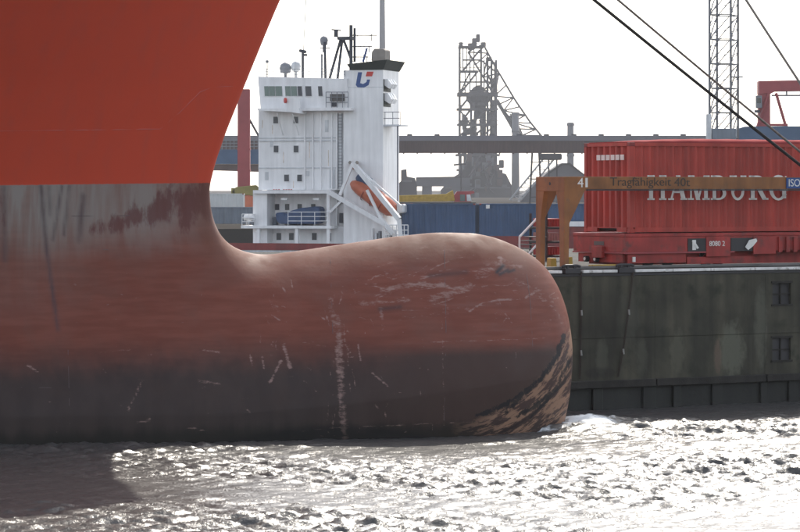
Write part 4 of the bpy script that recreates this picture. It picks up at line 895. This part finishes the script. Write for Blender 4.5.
gb = thing('girder_bridge', 'blue girder bridge with railing between red bow and white ship', 'bridge', W, (W.px(235, 150, 430)[0], 431, ZL))
a0, z1 = W.px(-150, 149.5, 430); a1, z0 = W.px(330, 164, 430)
MB().box(a0, a1, 430, 433, z0, z1).build('girder', 'girder_blue', gb); MB().prism([W.px(-150, 164.2, 430), W.px(330, 164.2, 430), W.px(330, 172, 430), W.px(262, 172, 430), W.px(215, 170.5, 430), W.px(-150, 170.5, 430)], 430.3, 432.7).build('soffit_beam', 'girder_brown', gb)
mb = MB()
for k_ in range(3): y = 140 + 3.2 * k_; mb.ptube(W, -150, y, 330, y, 430.1, .07, 4)
for i in range(-75, 46): mb.ptube(W, 150 + 4 * i, 139.8, 150 + 4 * i, 149.5, 430.1, .06, 4)
mb.build('railing', 'mast_grey', gb)
for x in (-140, 20, 160, 320): cpx = W.px(x, 170, 431)[0]; MB().box(cpx - .8, cpx + .8, 430.5, 432.5, ZL, z0).build('pier', 'girder_brown', gb)
ex = thing('excavator', 'yellow excavator arm beside the tall red steel tower', 'excavator', W, (W.px(243, 205, 345)[0], 346, ZL))
MB().pprism(W, [(231, 192), (236, 187), (256, 185), (262, 190), (262, 198), (248, 195), (238, 196)], 345, 346).build('arm', 'machine_olive', ex, bevel=.05)
MB().pprism(W, [(231, 188), (234.5, 188), (235, 207), (232, 207)], 345, 345.8).build('dipper', 'machine_olive', ex); MB().pprism(W, [(240, 196), (253, 195), (255, 207), (239, 207)], 345.2, 347).build('cab', 'lifeboat_orange', ex)
MB().box(W.px(232, 206, 345)[0], W.px(258, 206, 345)[0], 344.8, 347.5, ZL, ZL + .9).build('track', 'dark_steel', ex)
# yellow boom with red cab above the blue containers
yb = thing('mobile_crane', 'yellow crane boom with red cab behind the blue containers', 'crane', W, (W.px(440, 205, 320)[0], 321, ZL))
MB().pprism(W, [(396, 195.5), (446, 194), (453, 190), (455, 201), (446, 201.5), (396, 202)], 320, 321.2).build('boom', 'yellow_paint', yb, bevel=.05)
MB().pprism(W, [(453.5, 196), (457, 191.5), (474, 191), (474.5, 193.2), (471, 194), (471, 202), (454, 202)], 320.2, 322).build('cab', 'crane_red', yb)
MB().pprism(W, [(460, 194.5), (465, 194.5), (465, 201), (460, 201)], 320.1, 320.19).build('window', 'glass_green', yb); MB().pprism(W, [(466.5, 194.5), (470.3, 194.5), (471.5, 201), (467, 201)], 320.1, 320.19).build('window', 'hull_pale', yb)
MB().box(W.px(400, 202, 320)[0], W.px(476, 202, 320)[0], 320.1, 323, ZL + .5, W.px(440, 202.2, 320)[1]).build('chassis', 'dark_steel', yb)
for x in (408, 425, 445, 465): c = W.pt(x, 205, 320); c[2] = ZL + .5; MB().tube(c, c + Vector((0, .5, 0)), .5, 14).build('wheel', 'dark_steel', yb)

# ------------------------------------------------------------ far steelworks
GD = 700
ga = thing('conveyor_gallery', 'long brown enclosed conveyor gallery crossing in front of the blast furnace', 'conveyor', W, (W.px(550, 150, GD)[0], GD + 2, ZL))
a0, z1 = W.px(-420, 137, GD); a1, z0 = W.px(830, 153, GD)
MB().box(a0, a1, GD, GD + 4, z0, z1 - .9).build('gallery_wall', 'gallery_brown', ga)
MB().prism([(GD - .3, z1 - .9), (GD + 4.3, z1 - .9), (GD + 3, z1 + .35), (GD + 1, z1 + .35)], a0, a1, 'a').build('roof', 'mill_grey', ga)
nb = int((a1 - a0) / 3.2)
for i in range(nb): MB().box(a0 + i * 3.2, a0 + i * 3.2 + .35, GD - .22, GD - .002, z0 - .25, z1 - .95).build('rib', 'gallery_brown', ga)
for i in range(nb // 2): MB().box(a0 + i * 6.4 + 1, a0 + i * 6.4 + 2.2, GD + 1.4, GD + 2.6, z1 + .34, z1 + .75).build('roof_vent', 'mill_grey', ga)
for x in (-380, -140, 100, 330, 536, 700):
    c = W.px(x, 150, GD)[0]; mb = MB()
    for s_ in (-1, 1): mb.tube((c + s_ * 1.4, GD + 2, ZL), (c + s_ * .8, GD + 2, z0), .3, 4)
    for k_ in range(3): zq = ZL + (z0 - ZL) * (k_ + .5) / 3; mb.tube((c - 1.2, GD + 2, zq), (c + 1.2, GD + 2, zq), .15, 4)
    mb.build('trestle', 'mill_steel', ga)
FD = 1500
fu = thing('blast_furnace', 'tall dark blast furnace tower with hopper and sloping skip bridge', 'furnace', W, (W.px(478, 195, FD)[0], FD + 8, ZL))
def ft(nm, lines, r, d=0, m='mill_steel'):
    if nm in ('skip_lattice',):
        mb = MB()
        for x0, y0, x1, y1 in lines: mb.ptube(W, x0, y0, x1, y1, FD + d, r * 1.5, 5)
        o = mb.build(nm, m, fu); o['kind'] = 'stuff'; return
    for x0, y0, x1, y1 in lines: MB().ptube(W, x0, y0, x1, y1, FD + d, r * 1.5, 5).build(nm, m, fu)
for x, y0, dd in ((459.6, 45, 0), (496, 60, 0), (471, 95, 4), (487.5, 58, 4), (459.6, 48, 16), (495, 62, 16), (481, 47, 10), (491.5, 60, 8)): ft('column', [(x, y0, x, 203)], .42, dd)
for x, y0, y1 in ((463, 47, 72), (466.5, 47, 72), (470, 45, 72), (474, 47, 72), (465, 72, 96), (470, 72, 96), (476, 72, 96), (484, 60, 96)): ft('hanger', [(x, y0, x, y1)], .22, 6)
for x0, x1, y, th in ((458.5, 484, 46.5, 1.6), (459, 478, 71, 1.5), (457.5, 498, 94, 3.5), (457, 498, 109, 2), (457.5, 497.5, 124.5, 2), (456, 500, 155, 2), (457, 499, 170, 2)):
    MB().pbox(W, x0, x1, y - th / 2, y + th / 2, FD - .6, FD + 17).build('platform', 'mill_steel', fu)
ft('brace', [(460, 124, 471, 109), (471, 124, 487, 109), (460, 135, 476, 124), (476, 134, 488, 124), (459.6, 109, 471, 95), (487, 124, 496, 110), (462, 72, 480, 50), (478, 71, 459.6, 94)], .38, 1)
MB().lathe([(.8, 0), (1.4, 2.5), (4.6, 7.5), (6.2, 9.5), (6.2, 12.5), (4.2, 14), (2.6, 16), (.6, 17)], W.pt(478.5, 119, FD + 8), 14).build('hopper', 'mill_steel', fu)
MB().lathe([(9, 0), (9, 2), (7.4, 5), (6.4, 12), (7.0, 13), (7.0, 15), (5.6, 18), (5.0, 23), (3.0, 25)], (W.px(478, 200, FD)[0], FD + 8, ZL), 18).build('stove_body', 'mill_steel', fu)
for x0, x1, y0, y1, dd in ((493, 497.5, 80, 94, 5), (462, 468, 117, 124, 5), (487, 492, 112, 124, 3), (472, 477, 38, 47, 7), (476, 480, 34, 42, 7), (468, 473, 43, 50, 7), (481, 486, 42, 47, 6), (459, 463, 42, 47, 5), (486, 492, 57, 61, 3), (463, 470, 128, 135, 4), (499, 504, 160, 168, 5), (487, 493, 140, 156, 4)):
    MB().pbox(W, x0, x1, y0, y1, FD + dd, FD + dd + 4).build('machinery_house', 'mill_steel', fu, bevel=.3)
ft('brace', [(459.6, 155, 496, 138), (459.6, 138, 496, 155), (459.6, 94, 470, 72), (481, 94, 496, 76), (487, 72, 496, 94), (481, 60, 496, 72), (459.6, 110, 470, 124), (496, 124, 481, 138), (462, 60, 481, 60), (478, 82, 496, 82), (459.6, 82, 478, 82)], .3, 9)
ft('handrail', [(457, 105, 498, 105), (457, 120.5, 498, 120.5), (457, 90, 498, 90), (458, 43.5, 485, 43.5), (459, 67.5, 480, 67.5)], .12, -1)
for x, y0, y1, r_ in ((474, 119, 200, .9), (484, 100, 200, .7), (465, 124, 200, .6), (492, 100, 200, .8)): ft('downcomer', [(x, y0, x, y1)], r_, 12)
# skip bridge
up_ = [(483, 44), (496, 68), (515, 100), (530, 122), (543, 138), (552, 152)]; dn_ = [(468, 52), (488, 85), (500, 106), (512, 121), (524, 138), (530, 150)]
for d_ in (2, 8):
    ft('skip_chord', [(*up_[i], *up_[i + 1]) for i in range(5)], .36, d_); ft('skip_chord', [(*dn_[i], *dn_[i + 1]) for i in range(5)], .36, d_)
lerp = lambda P, t: (lambda i, f: (P[i][0] + (P[i + 1][0] - P[i][0]) * f, P[i][1] + (P[i + 1][1] - P[i][1]) * f))(min(int(t * 5), 4), t * 5 - min(int(t * 5), 4))
ln = []
for i in range(13):
    u_, d_ = lerp(up_, i / 13), lerp(dn_, i / 13); u2, d2 = lerp(up_, (i + 1) / 13), lerp(dn_, (i + 1) / 13); ln += [(*u_, *d_), (*u_, *d2)] if i % 2 else [(*u_, *d_), (*d_, *u2)]
ft('skip_lattice', ln, .26, 2); ft('skip_track', [(495, 98, 520, 140), (497, 100, 517, 136)], .6, 5, 'mill_grey')
MB().pprism(W, [(510, 113), (516, 118), (523, 134), (520, 137), (512, 134)], FD + 4, FD + 7).build('skip_car', 'mill_steel', fu, bevel=.3)
for i in range(46):
    x, y = random.gauss(478, 15), random.uniform(154, 194); w_, h_ = random.uniform(1.5, 6), random.uniform(2, 9)
    if abs(x - 478) > 12 + (y - 150) * .75: continue
    if i % 3: MB().pbox(W, x, x + w_, y, y + h_, 1462 + (i % 7), 1474 + i % 5).build('plant_box', ('mill_steel', 'mill_grey', 'gallery_brown')[i % 3], fu)
    else: MB().ptube(W, x, y, x + random.uniform(-14, 14), y + random.uniform(4, 22), 1461 + i % 5, random.uniform(.3, .8), 6).build('pipe', 'mill_steel', fu)
for i in range(22):
    x, y = random.uniform(459, 494), random.uniform(96, 152); MB().pbox(W, x, x + random.uniform(1.5, 5), y, y + random.uniform(1.5, 6), FD + i % 9, FD + 4 + i % 9).build('plant_box', 'mill_steel', fu)
def block(name, pts, d, dep, m, label, cat, sub=()):
    t = thing(name, label, cat, W, (sum(W.px(*q_, d)[0] for q_ in pts) / len(pts), d + dep / 2, ZL)); MB().pprism(W, pts, d, d + dep).build('wall', m, t)
    for nm, ps, dd, m_ in sub: MB().pprism(W, ps, d + dd, d + max(dd + .5, 2)).build(nm, m_, t)
    return t
ZP = lambda d: YH + (H - ZL) / d * F + .3
block('cast_house', [(441, ZP(1480)), (441, 190), (452, 178), (462, 172), (467, 158), (489, 158), (494, 170), (506, 174), (512, 186), (512, ZP(1480))], 1470, 18, 'mill_steel', 'broad grey cast house at the foot of the blast furnace', 'building',
      [('wall_band', [(445, 187), (510, 187), (510, 188.5), (445, 188.5)], -.4, 'mill_grey'), ('duct', [(470, 160), (474, 160), (474, 186), (470, 186)], -.6, 'mill_steel'), ('duct', [(482, 160), (485, 160), (487, 186), (483, 186)], -.6, 'mill_steel')])
block('mill_building', [(396, ZP(1100)), (396, 186), (401, 181), (401, 170), (406.5, 169), (407, 176.5), (415, 178), (417, 186), (417, ZP(1100))], 1100, 14, 'mill_steel', 'dark stepped mill building right of the white funnel casing', 'building',
      [('window_band', [(402, 180), (412, 180), (412, 182), (402, 182)], -.2, 'mill_grey')])
block('long_shed', [(416, 186.5), (416, 178.5), (470, 177.5), (470, 186.5)], 1200, 12, 'mill_grey', 'long raised grey shed between mill building and furnace', 'building', [('support', [(422, 186), (432, 186), (432, ZP(1200)), (422, ZP(1200))], 1, 'mill_grey'), ('support', [(452, 186), (470, 186), (470, ZP(1200)), (452, ZP(1200))], 1, 'mill_grey'), ('roof_ridge', [(416, 178.6), (470, 177.6), (470, 176.4), (416, 177.2)], -.3, 'mill_steel')])
block('ore_shed', [(520, ZP(900)), (522, 196), (548, 172), (562, 163), (570, 163), (592, 180), (592, ZP(900))], 900, 20, 'mill_grey', 'grey gabled ore shed behind the orange frame', 'building',
      [('roof_edge', [(548, 172), (562, 163), (570, 163), (592, 180), (592, 182), (569, 165), (563, 165), (549, 174)], -.5, 'mill_steel')])
def chimney(x, y0, wt, wb, d, m, label, rings=3):
    cx = W.px(x, 190, d)[0]; zt_ = W.px(x, y0, d)[1]; t = thing('chimney', label, 'chimney', W, (cx, d, ZL), 'steelworks chimneys')
    r1, r0 = wt / F * d / 2, wb / F * d / 2; MB().lathe([(r0, 0), (r1, zt_ - ZL), (r1 * .7, zt_ - ZL), (r1 * .7, zt_ - ZL - 1)], (cx, d, ZL), 18).build('shaft', m, t, smooth=True)
    for k_ in range(rings):
        zr_ = ZL + (zt_ - ZL) * (.99 - .2 * k_); rr_ = r0 + (r1 - r0) * (zr_ - ZL) / (zt_ - ZL); MB().lathe([(rr_ * 1.02, 0), (rr_ * 1.18, .1), (rr_ * 1.18, 1.0), (rr_ * 1.02, 1.1)], (cx, d, zr_ - 1.1), 18).build('ring', m, t)
chimney(515.5, 112, 7, 8, 1450, 'chimney_grey', 'grey chimney passing behind the gallery under the skip bridge'); chimney(570.5, 122.5, 6.5, 7, 1250, 'chimney_grey', 'short grey chimney rising above the gallery beside the red container')
chimney(382.3, -60, 4.8, 8, 1600, 'chimney_grey', 'tall slim grey chimney rising behind the white ship funnel', 2)
sk = thing('inclined_conveyor', 'pale sloping conveyor lattice below the gallery', 'conveyor', W, (W.px(525, 198, 850)[0], 850, ZL))
for x0, y0, x1, y1 in ((521, 200, 556, 157), (510, 200, 545, 157)): MB().ptube(W, x0, y0, x1, y1, 850, .28, 5).build('chord', 'mill_pale', sk)
mb = MB()
for i in range(10):
    t0, t1 = i / 10, (i + 1) / 10; p_ = lambda x, t: (x + 35 * t, 200 - 43 * t)
    mb.ptube(W, *p_(521, t0), *p_(510, t1), 850, .12, 4); mb.ptube(W, *p_(510, t0), *p_(521, t0), 850, .12, 4)
mb.build('lattice', 'mill_pale', sk)
MB().pbox(W, 540, 562, 153.5, 160, 849, 853).build('head_house', 'mill_steel', sk, bevel=.3)
for x in (548, 556): MB().pbox(W, x, x + 1.6, 160, ZP(850), 850, 851).build('leg', 'mill_steel', sk)
lt = thing('light_mast', 'thin pole with crossarm left of the furnace body', 'pole', W, (W.px(461, 200, 1000)[0], 1000, ZL))
MB().ptube(W, 461, 156, 461, ZP(1000), 1000, .25, 6).build('pole', 'mill_steel', lt); MB().ptube(W, 453.5, 165, 466, 163.5, 1000, .3, 5).build('crossarm', 'mill_steel', lt)

# ------------------------------------------------------------ right side: lattice tower, blue girder, red portal crane
TD = 300
tw = thing('lattice_tower', 'tall grey lattice crane tower behind the red container', 'tower', W, (W.px(724, 200, TD)[0], TD + 1.4, ZL))
pxs = [(709.5, 0), (730.8, 0), (717, 2.8), (738, 2.8)]; ztp = 26
cor = [(W.px(x, 100, TD + d)[0], TD + d) for x, d in pxs]
for c in cor: MB().box(c[0] - .11, c[0] + .11, c[1] - .11, c[1] + .11, ZL, ztp).build('chord', 'lattice_grey', tw)
ys_ = [r for r in np.arange(-80, 200, 24.5)]
faces_ = [(0, 1), (2, 3), (0, 2), (1, 3)]
for fi, (i, j) in enumerate(faces_):
    mb = MB()
    for k_, y in enumerate(ys_):
        z_ = H + (YH - y + 3.5) / F * TD; z2 = H + (YH - y - 24.5 + 3.5) / F * TD
        if z2 < ZL: continue
        P0, P1 = Vector((*cor[i], z_)), Vector((*cor[j], z_)); Q0, Q1 = Vector((*cor[i], z2)), Vector((*cor[j], z2))
        mb.tube(P0, P1, .075, 4); mb.tube(Q0, P1, .07, 4); mid_ = (P0 + Q0) / 2; mb.tube(mid_, (P0 + P1) / 2, .045, 4); mb.tube(Q0.lerp(P0, .0), (Q1 + P1) / 2, .045, 4)
    mb.build('lattice', 'lattice_grey', tw)
MB().tube((cor[0][0], TD + .5, ZL + 1), (cor[0][0], TD + .5, ztp), .03, 4).tube((cor[0][0] + .3, TD + .5, ZL + 1), (cor[0][0] + .3, TD + .5, ztp), .03, 4).build('ladder', 'lattice_grey', tw)
MB().pbox(W, 706.5, 711.5, 114, 140, TD - .6, TD - .1).build('cable_cabinet', 'hull_pale', tw, bevel=.03); MB().pbox(W, 712, 736, 128.5, 145, TD - .3, TD + 3.2).build('base_frame', 'grey_container', tw, bevel=.05)
MB().pbox(W, 731, 743, 76.3, 77.4, TD, TD + 1).build('work_platform', 'lattice_grey', tw)
gt = W.pt(713, -52, TD + 1); ge = W.pt(896, 195, TD + 1); ge[2] = ZL
rope(gt, ge, .25, .13, 'rope_tan', 'guy cable descending rightward from the lattice tower to ground', name='guy_cable', cat='cable')
bgd = thing('crane_girder', 'blue crane girder behind the red container top', 'girder', W, (W.px(790, 130, 345)[0], 346, ZL))
MB().pprism(W, [(737, 129), (745, 126.5), (860, 125.5), (860, 140), (737, 140)], 345, 347).build('girder', 'girder_blue', bgd)
for x in (745, 850): MB().pbox(W, x, x + 8, 140.05, 220, 345.3, 346.7).build('leg', 'girder_blue', bgd)
MB().pbox(W, 768, 788, 123.6, 126, 345.2, 346).build('trolley_rail', 'crane_red', bgd)
pr = thing('portal_crane', 'red portal crane frame standing above the blue girder', 'crane', W, (W.px(800, 130, 350)[0], 351, ZL))
MB().pprism(W, [(759, 80.8), (860, 79), (860, 89.5), (775, 91.5), (770.5, 94), (759, 94)], 350, 352).build('top_beam', 'crane_red', pr, bevel=.05)
MB().pbox(W, 759, 770.3, 94.05, 215, 350.1, 351.8).build('column', 'crane_red', pr); MB().pbox(W, 845, 856, 89.6, 215, 350.1, 351.8).build('column', 'crane_red', pr)
for x0, y0, x1, y1 in ((757, 128, 769, 93), (776, 93, 786, 127)): MB().ptube(W, x0, y0, x1, y1, 349.8, .18, 6).build('brace', 'crane_red', pr)
MB().pbox(W, 772, 860, 94.6, 96.2, 350, 350.5).build('runway_rail', 'lattice_grey', pr)
for x in (786, 800, 815): MB().pbox(W, x, x + 1.5, 90.6, 94.6, 350.1, 350.4).build('rail_hanger', 'lattice_grey', pr)
cb_ = MB().pbox(W, 756.2, 762, 95.5, 108, 349, 349.7).build('cabin', 'mast_grey', pr, bevel=.03); MB().pbox(W, 757, 761, 98, 103, 348.95, 348.99).build('window', 'glass_dark', cb_); MB().pbox(W, 755, 760, 110, 112.5, 349, 349.7).build('cabin_step', 'mast_dark', pr)

# ------------------------------------------------------------ haze
hz = MB().box(-900, 900, -40, 2400, -5, 150).build('haze', 'white_paint'); hz['kind'] = 'stuff'
hm = bpy.data.materials.new('haze_air'); hm.use_nodes = True; hm.node_tree.nodes.clear()
ho = hm.node_tree.nodes.new('ShaderNodeOutputMaterial'); hv = hm.node_tree.nodes.new('ShaderNodeVolumePrincipled')
hv.inputs['Color'].default_value = (.88, .92, 1, 1); hv.inputs['Density'].default_value = .00008; hv.inputs['Anisotropy'].default_value = .3
hm.node_tree.links.new(hv.outputs[0], ho.inputs['Volume']); hz.data.materials.clear(); hz.data.materials.append(hm)
